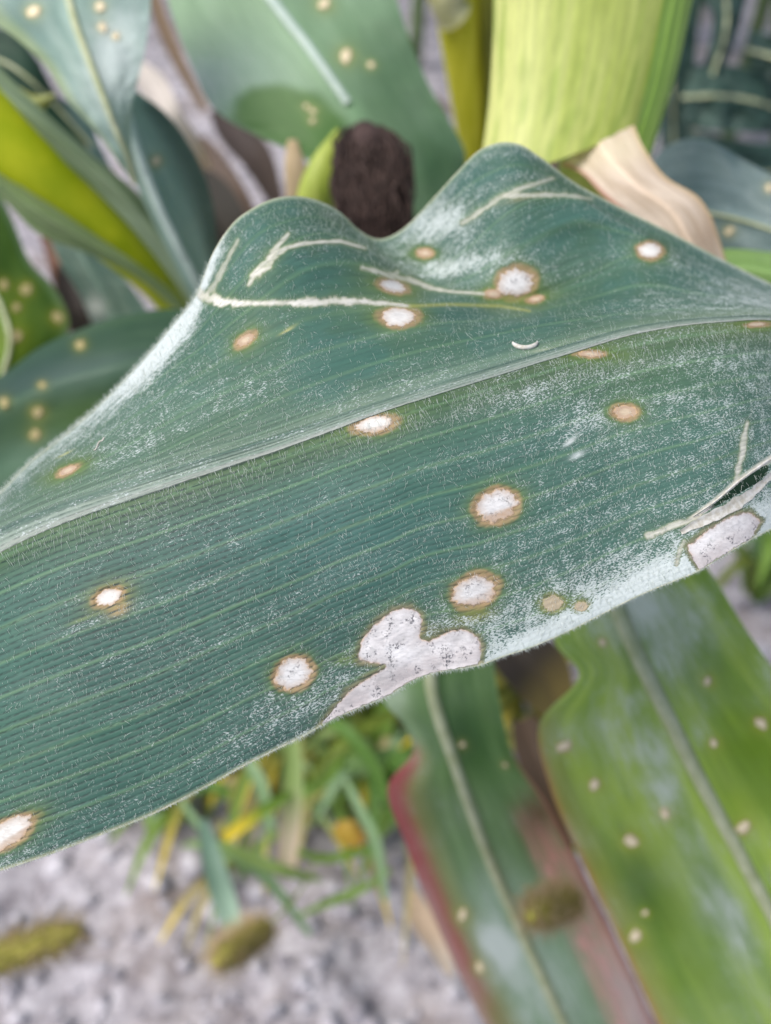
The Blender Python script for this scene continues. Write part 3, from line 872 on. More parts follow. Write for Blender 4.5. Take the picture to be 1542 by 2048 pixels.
# --- plant with the big ear husk, right of centre
base_r = ground_hit(np.array(1010.), np.array(1940.))
pr = thing('maize_plant', 'maize plant with broad yellow-green husk and two drooping spotted leaves, behind the big leaf', 'maize plant', base_r)
st = resample([(1200, 310, .374, 84), (1195, 450, .39, 72), (1150, 700, .44, 54), (1040, 1050, .53, 42), (945, 1350, .63, 34), (960, 1650, .75, 32), (1010, 1940, .885, 32)], 60)
M['stalk_lime'] = plain('lime_stalk', (.30, .37, .07), (.42, .48, .13), 40, .5, .2, .15, stretch=(14, 1, 1))
tube('stalk', W(st[:, 0], st[:, 1], st[:, 2]), st[:, 3] * pxm(st[:, 2]), M['stalk_lime'], pr, 24)


def husk(name, cl, mat, parent, slant, a0=0.0, a1=2 * math.pi, flat=.5, ns=72, nl=60, grow=1.0, tint=None, depth_off=0.0):
    """sheath wrapped round an axis; slant tilts its lower rim (photo pixels per pixel)"""
    c = resample(cl, nl)
    an = np.linspace(a0, a1, ns)
    k = np.linspace(0, 1, nl)[:, None] ** 2
    x = c[:, 0:1] + grow * c[:, 3:4] * np.cos(an)
    y = c[:, 1:2] + k * slant * (x - c[:, 0:1]) + k * 26 * np.sin(an)
    d = c[:, 2:3] - flat * grow * c[:, 3:4] * pxm(c[:, 2:3]) * np.sin(an) - depth_off
    rib = 1 + 0 * an
    d = d - .00025 * np.sin(an * 34) - .0004 * (fbm(an * 7 + 0 * k, k * 2 + 0 * an, 71) - .5)
    uv = np.stack([k * 2 + 0 * an, an / 6 + 0 * k], -1)
    T = np.empty(x.shape + (3,)); T[:] = tint[0]
    st_ = fbm(an * 16 + 0 * k, k * 1.2 + 0 * an, 61)
    paint(T, sst(.3, .7, st_), tint[1])
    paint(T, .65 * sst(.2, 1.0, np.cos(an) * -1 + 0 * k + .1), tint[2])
    paint(T, .7 * sst(.52, .70, fbm(an * 9 + 0 * k, k * 3 + 0 * an, 66)), tint[3])
    return mesh_obj(name, W(x, y, d), grid_faces(*x.shape), mat, parent, uv=uv, tint=T, dust=np.full(x.shape, .05), stripe=np.full(x.shape, .5), vein=an * 8 + 0 * k)


M['husk'] = leaf_material('husk_surface', trans=0.28, rough=.45, vein_dark=.16, speck=.3, bump=.1)
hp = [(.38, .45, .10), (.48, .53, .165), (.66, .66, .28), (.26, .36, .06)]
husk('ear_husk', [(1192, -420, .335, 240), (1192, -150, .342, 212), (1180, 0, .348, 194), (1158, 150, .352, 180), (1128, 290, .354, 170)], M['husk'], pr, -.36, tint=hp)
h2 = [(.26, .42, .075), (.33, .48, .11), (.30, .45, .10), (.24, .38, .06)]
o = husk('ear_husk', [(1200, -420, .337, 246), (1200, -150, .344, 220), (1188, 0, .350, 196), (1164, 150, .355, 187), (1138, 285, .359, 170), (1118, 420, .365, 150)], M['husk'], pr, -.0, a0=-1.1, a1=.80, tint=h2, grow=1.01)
o['label'] = 'brighter green outer husk strip on the right side of the ear'
# dried tan husk leaf bending to the right
tl = Leaf([(1120, 330, .352), (1160, 345, .345), (1205, 390, .338), (1275, 452, .335), (1340, 540, .336), (1390, 640, .35)],
          [(1195, 278, .342), (1225, 322, .336), (1275, 372, .330), (1345, 425, .327), (1392, 510, .330), (1430, 620, .342)],
          [(1268, 250, .345), (1285, 290, .339), (1330, 352, .333), (1402, 400, .330), (1446, 500, .334), (1470, 610, .346)], ns=60, nt=31, seed=41, bumpy=.0005)
tl.base((.50, .40, .31), (.64, .54, .45), .0, .1)
tl.edge(-1, .12, (.42, .20, .15), .9).edge(1, .08, (.50, .34, .14), .8)
tl.ell(1230, 300, 70, 40, 20, (.70, .62, .45), .6).ell(1410, 470, 60, 45, 60, (.36, .26, .18), .6)
M['dryleaf'] = leaf_material('dry_leaf_surface', trans=.25, rough=.7, vein_dark=.22, speck=.2, bump=.1)
tl.build(pr, rib=0, name='dry_husk_leaf', mat='dryleaf', label='dried tan husk leaf bent to the right')

# added dark leaf, mostly hidden, so that the torn slit reads dark
H_ = Leaf([(1140, 760, .46), (1300, 720, .43), (1450, 740, .42), (1600, 800, .42), (1720, 880, .43)], [(1145, 800, .455), (1300, 830, .42), (1450, 880, .41), (1600, 940, .41), (1730, 990, .42)],
          [(1150, 850, .46), (1300, 950, .43), (1430, 1020, .42), (1560, 1050, .42), (1740, 1080, .43)], ns=50, nt=25, seed=50)
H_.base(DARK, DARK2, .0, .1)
H_.build(pr, rib=4, label='added dark leaf that darkens the torn slit')
# leaf A, lower right
A_ = Leaf([(1140, 900, .46), (1115, 1120, .385), (1112, 1290, .358), (1158, 1345, .356), (1078, 1450, .362), (1100, 1575, .374), (1165, 1725, .392), (1250, 1905, .412), (1330, 2080, .432), (1440, 2330, .47)],
          [(1150, 880, .455), (1190, 1080, .375), (1235, 1215, .352), (1285, 1330, .348), (1340, 1440, .352), (1395, 1550, .360), (1475, 1700, .375), (1555, 1850, .392), (1640, 2020, .412), (1760, 2280, .45)],
          [(1170, 880, .46), (1350, 1060, .375), (1425, 1150, .355), (1480, 1240, .350), (1545, 1335, .350), (1640, 1450, .356), (1740, 1600, .366), (1840, 1760, .380), (1930, 1930, .40), (2030, 2200, .44)], ns=150, nt=51, seed=51, ruffle=.01, tip=True)
A_.base((.19, .31, .028), (.31, .44, .06), .40, .7)
A_.ell(1300, 1270, 170, 90, -40, (.10, .17, .10), .6, .25).ell(1250, 1520, 130, 90, -50, None, 1, .22).ell(1330, 1560, 130, 40, -60, None, 1, .2)
A_.ell(1450, 1830, 170, 45, -62, (.12, .20, .14), .6, .25).ell(1290, 1780, 120, 60, -62, (.050, .115, .010), .8, -.3).ell(1500, 1520, 110, 110, 0, (.12, .22, .015), .7, -.25)
A_.ell(1240, 1180, 110, 60, -30, None, 1, .35).ell(1400, 1950, 200, 60, -62, (.10, .19, .05), .6, -.1)
A_.edge(-1, .16, (.22, .25, .05), .8, .38, 1).edge(-1, .035, (.40, .20, .06), .9, .42, 1)
A_.build(pr, rib=17, label='drooping green spotted leaf at lower right',
         spots=[(1128, 1492, 20, .8), (1190, 1570, 17, .75), (1330, 1627, 18, .7), (1262, 1682, 21, .75), (1486, 1655, 21, .75), (1415, 1362, 14, .75), (1428, 1486, 14, .75), (1522, 1447, 18, .8), (1290, 1826, 9, .8), (1271, 1872, 19, .8), (1205, 1285, 12, .8), (1600, 1700, 16, .8)])
# leaf B, beside it
B_ = Leaf([(1090, 920, .52), (900, 1130, .44), (770, 1330, .412), (768, 1400, .412), (812, 1455, .414), (826, 1500, .416), (776, 1572, .42), (812, 1690, .44), (855, 1805, .465), (905, 1920, .49), (975, 2060, .525), (1080, 2280, .58)],
          [(1095, 920, .515), (940, 1130, .43), (868, 1290, .400), (862, 1370, .398), (876, 1430, .400), (900, 1500, .404), (928, 1580, .412), (972, 1700, .432), (1028, 1830, .46), (1080, 1945, .485), (1140, 2075, .52), (1240, 2290, .575)],
          [(1100, 925, .52), (1010, 1130, .44), (985, 1280, .410), (990, 1350, .408), (1005, 1430, .410), (1022, 1500, .414), (1090, 1600, .422), (1152, 1715, .442), (1208, 1830, .468), (1262, 1945, .495), (1320, 2075, .53), (1400, 2290, .58)], ns=150, nt=51, seed=52, ruffle=.008, tip=True)
B_.base((.09, .18, .055), (.135, .24, .085), .32, .5)
B_.ell(930, 1470, 90, 60, -60, (.030, .085, .026), .8, -.2).ell(850, 1620, 60, 90, 0, (.065, .125, .012), .7)
B_.ell(1100, 1960, 200, 110, -60, (.20, .32, .215), .9, .3).ell(1010, 1800, 70, 60, 0, (.17, .28, .18), .8, .15).ell(995, 1890, 60, 26, -60, None, 1, .6)
B_.ell(790, 1400, 36, 60, 0, (.24, .34, .19), .9, .2)
B_.edge(-1, .42, (.22, .17, .045), .75, .46, .9).edge(-1, .24, (.30, .05, .055), .95, .46, .8).edge(-1, .12, (.36, .22, .20), .7, .66, 1)
pk = np.abs(B_.t) * (B_.t > 0)
paint(B_.T, .85 * sst(.40, .62, pk) * sst(.50, .56, B_.s) * sst(1.0, .80, B_.s) * (.35 + .6 * (np.sin(B_.t * 60 + 3 * B_.n1) > -.2)) * (.35 + 1.1 * B_.n1) * (1 - .3 * np.exp(-((B_.s - .66) / .05) ** 2)) * 1.5, (.60, .28, .27))
paint(B_.T, .6 * sst(.55, .85, pk) * sst(.68, .8, B_.s), (.44, .36, .40))
B_.ell(1075, 1625, 40, 45, 0, (.12, .05, .015), .9).edge(1, .06, (.25, .10, .07), .9, .45, .9)
B_.build(pr, rib=13, label='drooping leaf with red margin at bottom centre', spots=[(925, 1490, 9, .8), (925, 1830, 19, .6), (960, 1935, 16, .6), (1010, 1530, 7, .8)])

# --- plant at top centre: leaf with white midrib, ear with dark silk, yellow-green stalk
pc = thing('maize_plant', 'maize plant at top centre with white-ribbed leaf, thin yellow stalk and dark silk', 'maize plant', ground_hit(np.array(980.), np.array(560.)))
st = resample([(905, -260, .54, 66), (918, 0, .56, 50), (932, 120, .585, 44), (950, 260, .62, 38), (965, 420, .68, 34), (975, 640, .80, 30), (960, 900, 1.02, 24)], 50)
M['stalk_yellow'] = plain('yellow_stalk', (.52, .50, .014), (.64, .60, .04), 30, .5, .2, .1, stretch=(6, 1, 1))
M['stalk_olive'] = plain('olive_sheath', (.10, .11, .006), (.17, .17, .012), 30, .5, .2, .1, stretch=(6, 1, 1))
gz = W(st[:, 0], st[:, 1], st[:, 2])
tube('stalk', gz, st[:, 3] * pxm(st[:, 2]), M['stalk_yellow'], pc, 20)
q = st[:34]
o = husk('leaf_sheath', [(935, -260, .535, 62), (946, 0, .555, 46), (958, 150, .585, 36), (966, 330, .63, 30)], M['stalk_olive'], pc, 0, a0=-1.4, a1=1.25, ns=24, nl=30, tint=[(.1, .1, .01)] * 4)
nd = resample([(895, -40, .545, 52), (893, -10, .548, 40), (897, 12, .552, 34), (908, 26, .556, 40)], 12)
M['collar'] = plain('pale_collar', (.45, .44, .20), (.62, .60, .36), 60, .6, .2, .2)
tube('collar', W(nd[:, 0], nd[:, 1], nd[:, 2]), nd[:, 3] * pxm(nd[:, 2]), M['collar'], pc, 16)
C_ = Leaf([(240, -260, .50), (318, -60, .48), (348, 40, .472), (385, 135, .466), (428, 218, .460), (515, 272, .455), (605, 314, .452), (680, 380, .455), (740, 480, .47), (780, 620, .50)],
          [(350, -260, .49), (490, -75, .468), (560, 22, .46), (615, 92, .455), (662, 158, .452), (706, 222, .452), (745, 285, .456), (790, 370, .462), (820, 480, .475), (840, 620, .505)],
          [(640, -260, .50), (770, -70, .478), (800, 20, .472), (825, 95, .468), (858, 170, .466), (895, 235, .468), (930, 305, .472), (925, 380, .478), (905, 480, .485), (900, 620, .51)], ns=120, seed=53, ruffle=.012)
C_.base((.17, .28, .16), (.22, .34, .21), .2, .4)
C_.ell(480, 150, 130, 100, -50, (.24, .36, .27), .9, .25).ell(400, 170, 60, 50, -50, (.28, .40, .37), .6, .3)
C_.ell(790, 130, 100, 200, -20, (.075, .145, .075), .85, -.1).ell(880, 320, 90, 110, 0, (.05, .11, .055), .9, -.2)
dark_patch = sst(12, -12, poly_sdf(C_.x, C_.y, [(470, 200), (500, 175), (560, 168), (640, 190), (690, 240), (700, 310), (640, 330), (520, 280), (465, 240)]))
paint(C_.T, .9 * dark_patch, (.075, .16, .04)); C_.dust *= 1 - dark_patch  # darker, greener patch without dust
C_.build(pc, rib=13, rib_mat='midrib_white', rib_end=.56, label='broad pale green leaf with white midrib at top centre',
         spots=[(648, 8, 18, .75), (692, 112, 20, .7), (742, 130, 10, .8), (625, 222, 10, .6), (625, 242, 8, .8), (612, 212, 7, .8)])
# ear: lime husk tip and dried silk
ht = resample([(676, 258, .43, 4), (664, 290, .43, 16), (648, 330, .43, 28), (636, 370, .432, 36), (628, 430, .44, 44), (635, 560, .46, 50)], 30)
M['husk_tip'] = plain('lime_husk_tip', (.26, .34, .045), (.40, .47, .10), 40, .5, .2, .25, stretch=(8, 2, 1))
ear = tube('ear_husk', W(ht[:, 0], ht[:, 1], ht[:, 2]), ht[:, 3] * pxm(ht[:, 2]), M['husk_tip'], pc, 18, flat=.6)
ht = resample([(585, 280, .45, 10), (590, 330, .45, 22), (597, 400, .455, 26), (600, 520, .47, 28)], 20)
M['straw'] = plain('straw_husk', (.42, .32, .17), (.55, .42, .27), 40, .6, .2, .2)
tube('dry_husk_leaf', W(ht[:, 0], ht[:, 1], ht[:, 2]), ht[:, 3] * pxm(ht[:, 2]), M['straw'], pc, 14, flat=.4)
sk = resample([(730, 256, .424, 38), (738, 282, .418, 60), (742, 360, .414, 66), (750, 420, .414, 62), (756, 470, .418, 52), (760, 540, .43, 40)], 30)
core = tube('silk', W(sk[:, 0], sk[:, 1], sk[:, 2]), sk[:, 3] * pxm(sk[:, 2]) * .62, M['silk'], pc, 22, flat=.7)
core['label'] = 'dried dark brown silk tuft'
nS = 900
a0 = rng.uniform(0, 2 * np.pi, nS); SV = []; SF = []
for k in range(nS):
    tt = np.linspace(rng.uniform(-.03, .35), rng.uniform(.6, 1), 7)
    c = np.stack([hermite(np.linspace(0, 1, 30), sk[:, i], tt) for i in range(4)], -1)
    an = a0[k] + np.cumsum(rng.normal(0, .22, 7))
    R = c[:, 3] * (rng.uniform(.58, 1.05) if k % 6 else rng.uniform(.9, 1.3)) * np.linspace(1, rng.uniform(.85, 1.12), 7)
    p = W(c[:, 0] + R * np.cos(an), c[:, 1], c[:, 2] - .7 * R * pxm(c[:, 2]) * np.sin(an))
    w_ = rng.uniform(.0002, .0006)
    for i in range(7):
        SV += [p[i] + (-w_, 0, 0), p[i] + (w_, 0, 0), p[i] + (0, -w_, w_)]
    b0 = k * 21
    for i in range(6):
        for j in range(3):
            SF.append((b0 + i * 3 + j, b0 + i * 3 + (j + 1) % 3, b0 + i * 3 + 3 + (j + 1) % 3, b0 + i * 3 + 3 + j))
o = mesh_obj('silk_strand', SV, np.array(SF), M['silk_strand'], core); o['kind'] = 'stuff'

# --- plant at upper left: lime midrib-side of a folded leaf, glaucous leaves
pl_ = thing('maize_plant', 'maize plant at upper left with lime stalk tinted as if backlit and powdery blue-green leaves', 'maize plant', ground_hit(np.array(420.), np.array(760.)))
M['lime'] = plain('lime_stalk_glow_tint', (.36, .45, .006), (.52, .56, .015), 25, .55, .15, .25, stretch=(2, 2, 2))  # backlit glow put into the saturated base colour
st = resample([(-260, 40, .40, 78), (-60, 215, .425, 74), (60, 330, .44, 70), (160, 420, .455, 58), (250, 500, .47, 46), (330, 580, .49, 36), (420, 720, .55, 34), (500, 980, .75, 28), (520, 1150, .98, 24)], 50)
tube('stalk', W(st[:, 0], st[:, 1], st[:, 2]), st[:, 3] * pxm(st[:, 2]), M['lime'], pl_, 22)
D_ = Leaf([(-60, -200, .42), (-40, 20, .40), (30, 75, .392), (90, 130, .388), (135, 200, .386), (190, 262, .388), (240, 330, .395), (262, 360, .40)],
          [(60, -200, .41), (130, -30, .392), (152, 50, .384), (178, 120, .38), (205, 190, .38), (232, 260, .384), (258, 320, .392), (270, 365, .40)],
          [(330, -200, .42), (304, -30, .40), (299, 40, .392), (290, 100, .388), (276, 160, .386), (264, 215, .388), (264, 300, .394), (276, 365, .40)], seed=54, ruffle=.01)
D_.base((.17, .27, .235), (.26, .36, .32), .35, .4)
D_.ell(235, 110, 70, 130, -10, (.36, .46, .43), .75, .45).ell(50, 40, 60, 60, 0, (.065, .135, .125), .7)
D_.edge(-1, .22, (.24, .30, .12), .7)
D_.build(pl_, rib=8, label='powdery blue-green leaf hanging at top left',
         spots=[(67, 23, 18, .85), (200, 14, 15, .9), (205, 55, 14, .9), (232, 72, 11, .9)])
E_ = Leaf([(205, 230, .43), (255, 330, .432), (300, 430, .436), (345, 520, .444), (385, 600, .455), (430, 720, .48)],
          [(235, 170, .425), (275, 300, .42), (310, 395, .424), (355, 490, .434), (398, 575, .448), (445, 700, .475)],
          [(262, 175, .43), (330, 225, .436), (385, 300, .444), (422, 390, .452), (436, 490, .46), (470, 640, .485)], seed=55, ns=90)
E_.base((.18, .28, .24), (.24, .34, .30), .3, .3)
E_.edge(1, .42, (.030, .062, .042), .9, .1, 1)  # right side darker: shading painted into the tint
E_.build(pl_, rib=10, rib_mat='midrib_white', label='grey-green leaf with pale midrib running down left of the big leaf', spots=[(312, 322, 14, .9)])
for (l, m_, r, c1, c2, lab, sd) in [
    ([(-120, 130, .43), (20, 235, .43), (110, 310, .436), (205, 395, .446), (300, 500, .46), (352, 570, .472), (430, 700, .5)],
     [(-100, 95, .425), (55, 222, .422), (150, 300, .428), (245, 390, .438), (322, 480, .452), (370, 560, .466), (445, 690, .495)],
     [(-80, 60, .43), (80, 215, .43), (185, 310, .436), (275, 385, .446), (345, 470, .458), (388, 555, .47), (460, 680, .5)],
     (.20, .27, .16), (.26, .33, .22), 'grey-green strip of leaf along the upper side of the lime stalk', 56),
    ([(-120, 330, .425), (0, 395, .43), (80, 470, .44), (170, 505, .45), (250, 540, .46), (340, 610, .475), (430, 730, .5)],
     [(-120, 290, .42), (0, 365, .424), (90, 430, .432), (180, 485, .444), (265, 535, .456), (348, 602, .472), (436, 720, .5)],
     [(-120, 250, .425), (0, 338, .43), (100, 408, .438), (190, 470, .448), (275, 528, .46), (356, 594, .474), (442, 710, .5)],
     (.17, .25, .10), (.28, .34, .18), 'pale green strip of leaf below the lime stalk', 57)]:
    z = Leaf(l, m_, r, seed=sd, ns=70, nt=25)
    z.base(c1, c2, .15, .3)
    z.build(pl_, rib=0, label=lab)
yt = Leaf([(-40, 150, .47), (30, 170, .465), (70, 190, .462), (108, 186, .462)], [(-40, 180, .465), (30, 195, .46), (75, 205, .458), (110, 190, .46)], [(-40, 215, .47), (30, 225, .465), (70, 232, .462), (112, 194, .462)], seed=58, ns=40, nt=21)
yt.base((.24, .26, .06), (.34, .36, .16), .1, .2)
yt.build(pl_, rib=0, label='short yellowish leaf tip above the lime stalk')
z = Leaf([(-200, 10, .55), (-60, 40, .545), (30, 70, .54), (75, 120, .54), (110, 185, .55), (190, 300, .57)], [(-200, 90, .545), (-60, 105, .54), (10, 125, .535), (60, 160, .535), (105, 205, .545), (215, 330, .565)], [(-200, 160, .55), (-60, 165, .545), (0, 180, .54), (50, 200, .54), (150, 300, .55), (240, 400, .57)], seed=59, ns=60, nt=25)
z.base(DARK, DARK2, .05, .2)  # shadow on this leaf put into its dark greens
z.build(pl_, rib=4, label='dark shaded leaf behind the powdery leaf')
z = Leaf([(95, 190, .56), (110, 260, .56), (180, 350, .565), (235, 440, .575)], [(130, 200, .555), (150, 270, .555), (205, 350, .56), (245, 430, .57)], [(180, 225, .56), (200, 290, .56), (230, 350, .565), (255, 420, .575)], seed=60, ns=40, nt=21)
z.base((.05, .10, .095), (.09, .15, .14), .2, .3)
z.build(pl_, rib=0, label='blue-grey leaf piece between stalk and powdery leaf')

# --- leaves at the left edge
lf = thing('maize_leaf', 'dark green maize leaf with tan dots at the left edge of the picture', 'leaf', W(-60, 640, .5))
z = Leaf([(-30, 330, .52), (25, 440, .515), (62, 525, .51), (112, 580, .505), (138, 640, .50), (120, 720, .50), (60, 820, .505), (-40, 930, .52)],
         [(-130, 380, .51), (-60, 480, .50), (-25, 560, .495), (5, 620, .49), (20, 680, .488), (0, 760, .49), (-40, 850, .5), (-120, 940, .515)],
         [(-280, 400, .52), (-200, 520, .515), (-170, 600, .51), (-150, 660, .505), (-140, 720, .50), (-150, 790, .50), (-180, 870, .51), (-240, 950, .52)], seed=61, ns=70, nt=33)
z.base((.030, .075, .010), (.045, .095, .014), .0, .1)
z.ell(0, 700, 70, 110, 0, (.12, .19, .012), .9).edge(-1, .12, (.10, .16, .08), .7)
z.build(lf, rib=5, name='blade', smat='spot_dim', spots=[(52, 578, 15, .9), (7, 570, 13, .9), (33, 615, 11, .9), (115, 635, 15, .9), (33, 672, 16, .9)])
lf = thing('maize_leaf', 'smooth dark maize leaf emerging below the white upper margin of the big leaf', 'leaf', W(-60, 820, .42))
z = Leaf([(-260, 850, .44), (-120, 800, .436), (0, 752, .43), (80, 695, .425), (170, 655, .422), (260, 628, .422), (350, 618, .425), (460, 640, .435), (600, 720, .46)],
         [(-260, 980, .425), (-120, 880, .42), (0, 815, .414), (90, 775, .41), (180, 748, .408), (270, 730, .408), (360, 725, .412), (470, 740, .425), (610, 780, .455)],
         [(-260, 1120, .43), (-120, 1060, .425), (0, 1000, .42), (90, 960, .416), (180, 930, .414), (270, 900, .414), (360, 880, .418), (470, 860, .43), (620, 840, .46)], seed=62, ns=80, nt=41)
z.base((.030, .070, .040), (.040, .085, .046), .04, .15)
z.ell(60, 760, 130, 40, 25, (.022, .052, .045), .8).ell(180, 830, 160, 45, 12, (.050, .098, .020), .85).ell(30, 930, 130, 40, 20, (.075, .15, .09), .8, .1).ell(180, 740, 130, 26, 15, (.065, .105, .095), .6, .15)  # last ellipse paints a grey highlight band along the middle
z.build(lf, rib=0, name='blade', smat='spot_dim', spots=[(75, 824, 16, .8), (70, 870, 14, .9), (8, 805, 12, .9), (160, 690, 12, .9), (85, 770, 9, .9)])
z2 = thing('maize_leaf', 'small blue-grey leaf with a white worn edge between stalk and spotted leaf', 'leaf', W(150, 560, .54))
z = Leaf([(95, 470, .56), (125, 535, .56), (160, 590, .56), (185, 650, .565)], [(150, 490, .55), (190, 560, .55), (220, 620, .555), (250, 700, .56)], [(200, 510, .56), (260, 570, .56), (300, 630, .565), (340, 720, .57)], seed=63, ns=40, nt=25)
z.base((.09, .16, .13), (.15, .22, .18), .25, .4).ell(190, 615, 22, 22, 0, (.5, .52, .5), .9, .4)
z.build(z2, rib=0, name='blade')

# --- leaves at the right edge
lf = thing('maize_leaf', 'mildewed blue-grey maize leaf at the right edge above the big leaf', 'leaf', W(1620, 430, .42))
z = Leaf([(1290, 345, .45), (1312, 312, .44), (1350, 284, .43), (1415, 280, .42), (1475, 312, .415), (1545, 350, .41), (1640, 400, .41), (1760, 470, .42)],
         [(1290, 400, .44), (1330, 410, .43), (1380, 420, .42), (1440, 430, .412), (1500, 445, .408), (1570, 470, .405), (1660, 510, .405), (1780, 560, .415)],
         [(1300, 560, .45), (1340, 570, .44), (1390, 575, .43), (1450, 570, .42), (1510, 575, .416), (1580, 590, .412), (1670, 620, .412), (1790, 650, .42)], seed=64, ns=70, nt=41)
z.base((.085, .145, .15), (.16, .23, .235), .42, .5)
z.build(lf, rib=4, name='blade', spots=[(1458, 462, 14, .8), (1538, 376, 12, .8)])
lf = thing('maize_leaf', 'light green leaf sliver at the right edge touching the big leaf', 'leaf', W(1600, 530, .37))
z = Leaf([(1420, 500, .38), (1470, 498, .376), (1545, 505, .372), (1640, 520, .37), (1760, 560, .38)], [(1420, 540, .375), (1470, 535, .37), (1545, 545, .366), (1640, 560, .365), (1760, 600, .375)], [(1420, 590, .38), (1470, 590, .376), (1545, 600, .372), (1640, 610, .37), (1760, 640, .38)], seed=65, ns=40, nt=21)
z.base((.16, .27, .08), (.20, .31, .12), .05, .2)
z.build(lf, rib=0, name='blade')

# ------------------------------------------------------------------ soil
def gh(x, y):
    return (.040 * (fbm(x * 5, y * 5, 81) - .5)) + .034 * (fbm(x * 18, y * 18, 82) - .5) + .010 * (fbm(x * 60, y * 60, 83, 3) - .5)


ax = np.r_[-200, -60, -20, -8, -4, np.linspace(-2.2, 2.2, 380), 4, 8, 20, 60, 200]
ay = np.r_[-200, -60, -20, -6, -2, np.linspace(-.7, 3.4, 380), 6, 10, 20, 60, 200]
gx, gy = np.meshgrid(ax, ay, indexing='ij')
m = NT('dry_soil')
co = m.n('ShaderNodeTexCoord').outputs['Object']
f1 = m.noise(co, 9.0, 6.0, .6); f2 = m.noise(co, 60.0, 6.0, .65)
col = m.mix(m.ramp(f2, .3, .72), (.17, .155, .17, 1), (.46, .44, .47, 1))
col = m.mix(m.math('MULTIPLY', m.ramp(f1, .48, .7), .55), col, (.19, .145, .115, 1))
bp = m.n('ShaderNodeBump', i_Strength=.8, i_Distance=.006, i_Height=f2).outputs[0]
p = m.n('ShaderNodeBsdfPrincipled', i_Roughness=.95, i_Normal=bp); p.inputs['Specular IOR Level'].default_value = .1
m.t.links.new(col, p.inputs['Base Color'])
soil = mesh_obj('ground', np.stack([gx, gy, gh(gx, gy)], -1), grid_faces(*gx.shape), m.out(p.outputs[0]))
tag(soil, 'dry lavender-grey soil of the maize field', 'soil', kind='structure')

# clods and pebbles of the crumbly soil
import bmesh
bm = bmesh.new(); bmesh.ops.create_icosphere(bm, subdivisions=1, radius=1)
iv = np.array([v.co[:] for v in bm.verts]); ifc = np.array([[v.index for v in f.verts] for f in bm.faces]); bm.free()
nC = 6000
cy_ = rng.uniform(.12, 1.7, nC); cx_ = rng.uniform(-.75, .75, nC) * (.5 + cy_ * .6)
rs = np.clip(rng.lognormal(-5.5, .6, nC), .002, .016)
an = rng.uniform(0, 6.28, nC)
V = np.empty((nC, len(iv), 3))
for k in range(nC):
    dsp = 1 + .55 * (fbm(iv[:, 0] * 1.5 + k, iv[:, 1] * 1.5 + iv[:, 2] * 2.1, k % 97, 3) - .5)
    q = iv * dsp[:, None] * rs[k] * np.array([1, rng.uniform(.6, 1), rng.uniform(.5, .85)])
    c, s = math.cos(an[k]), math.sin(an[k])
    V[k] = np.stack([q[:, 0] * c - q[:, 1] * s, q[:, 0] * s + q[:, 1] * c, q[:, 2]], -1) + (cx_[k], cy_[k], gh(cx_[k], cy_[k]) + rs[k] * .25)
fc = (np.arange(nC)[:, None, None] * len(iv) + ifc[None]).reshape(-1, 3)
tag(mesh_obj('soil_clods', V, fc, M['stone']), 'loose grey clods and pebbles scattered over the soil', 'clods', kind='stuff')


# ------------------------------------------------------------------ weeds and grass under the leaf
def ribbon(name, pts, col, parent, col2=None, nt=7, seed=0, wd='leaf', keel=.35):
    """narrow grass blade; pts are world x, y, z, half width"""
    c = resample(np.asarray(pts, float)[:, [0, 1, 2, 3]], 26)
    t = np.gradient(c[:, :3], axis=0); t /= np.linalg.norm(t, axis=1, keepdims=True) + 1e-12
    toc = cam_p - c[:, :3]; toc = toc / np.linalg.norm(toc, axis=1, keepdims=True) + np.array([.2 * math.sin(seed * 3.1), .1, .35])
    a = np.cross(t, toc); a /= np.linalg.norm(a, axis=1, keepdims=True) + 1e-12
    b = np.cross(a, t)
    s = np.linspace(-1, 1, nt)
    v = c[:, None, :3] + a[:, None] * (s[None, :, None] * c[:, None, 3:4]) + b[:, None] * (keel * np.abs(s)[None, :, None] * c[:, None, 3:4])
    T = np.empty(v.shape); T[:] = col
    k = np.linspace(0, 1, 26)[:, None] + 0 * s
    if col2 is not None:
        paint(T, sst(.55, .9, k), col2)
    paint(T, .35 * (np.abs(s)[None, :] < .12) + 0 * k, np.array(col) * 1.7)
    return mesh_obj(name, v, grid_faces(26, nt), M[wd], parent, uv=np.stack([k * 2, s[None, :] + 0 * k], -1), tint=T, dust=np.full(k.shape, .12), stripe=np.full(k.shape, .6), vein=s[None, :] * 6 + 0 * k)


def pxr(lst):
    a = np.array(lst, float)
    return np.c_[W(a[:, 0], a[:, 1], a[:, 2]), a[:, 3] * pxm(a[:, 2])]


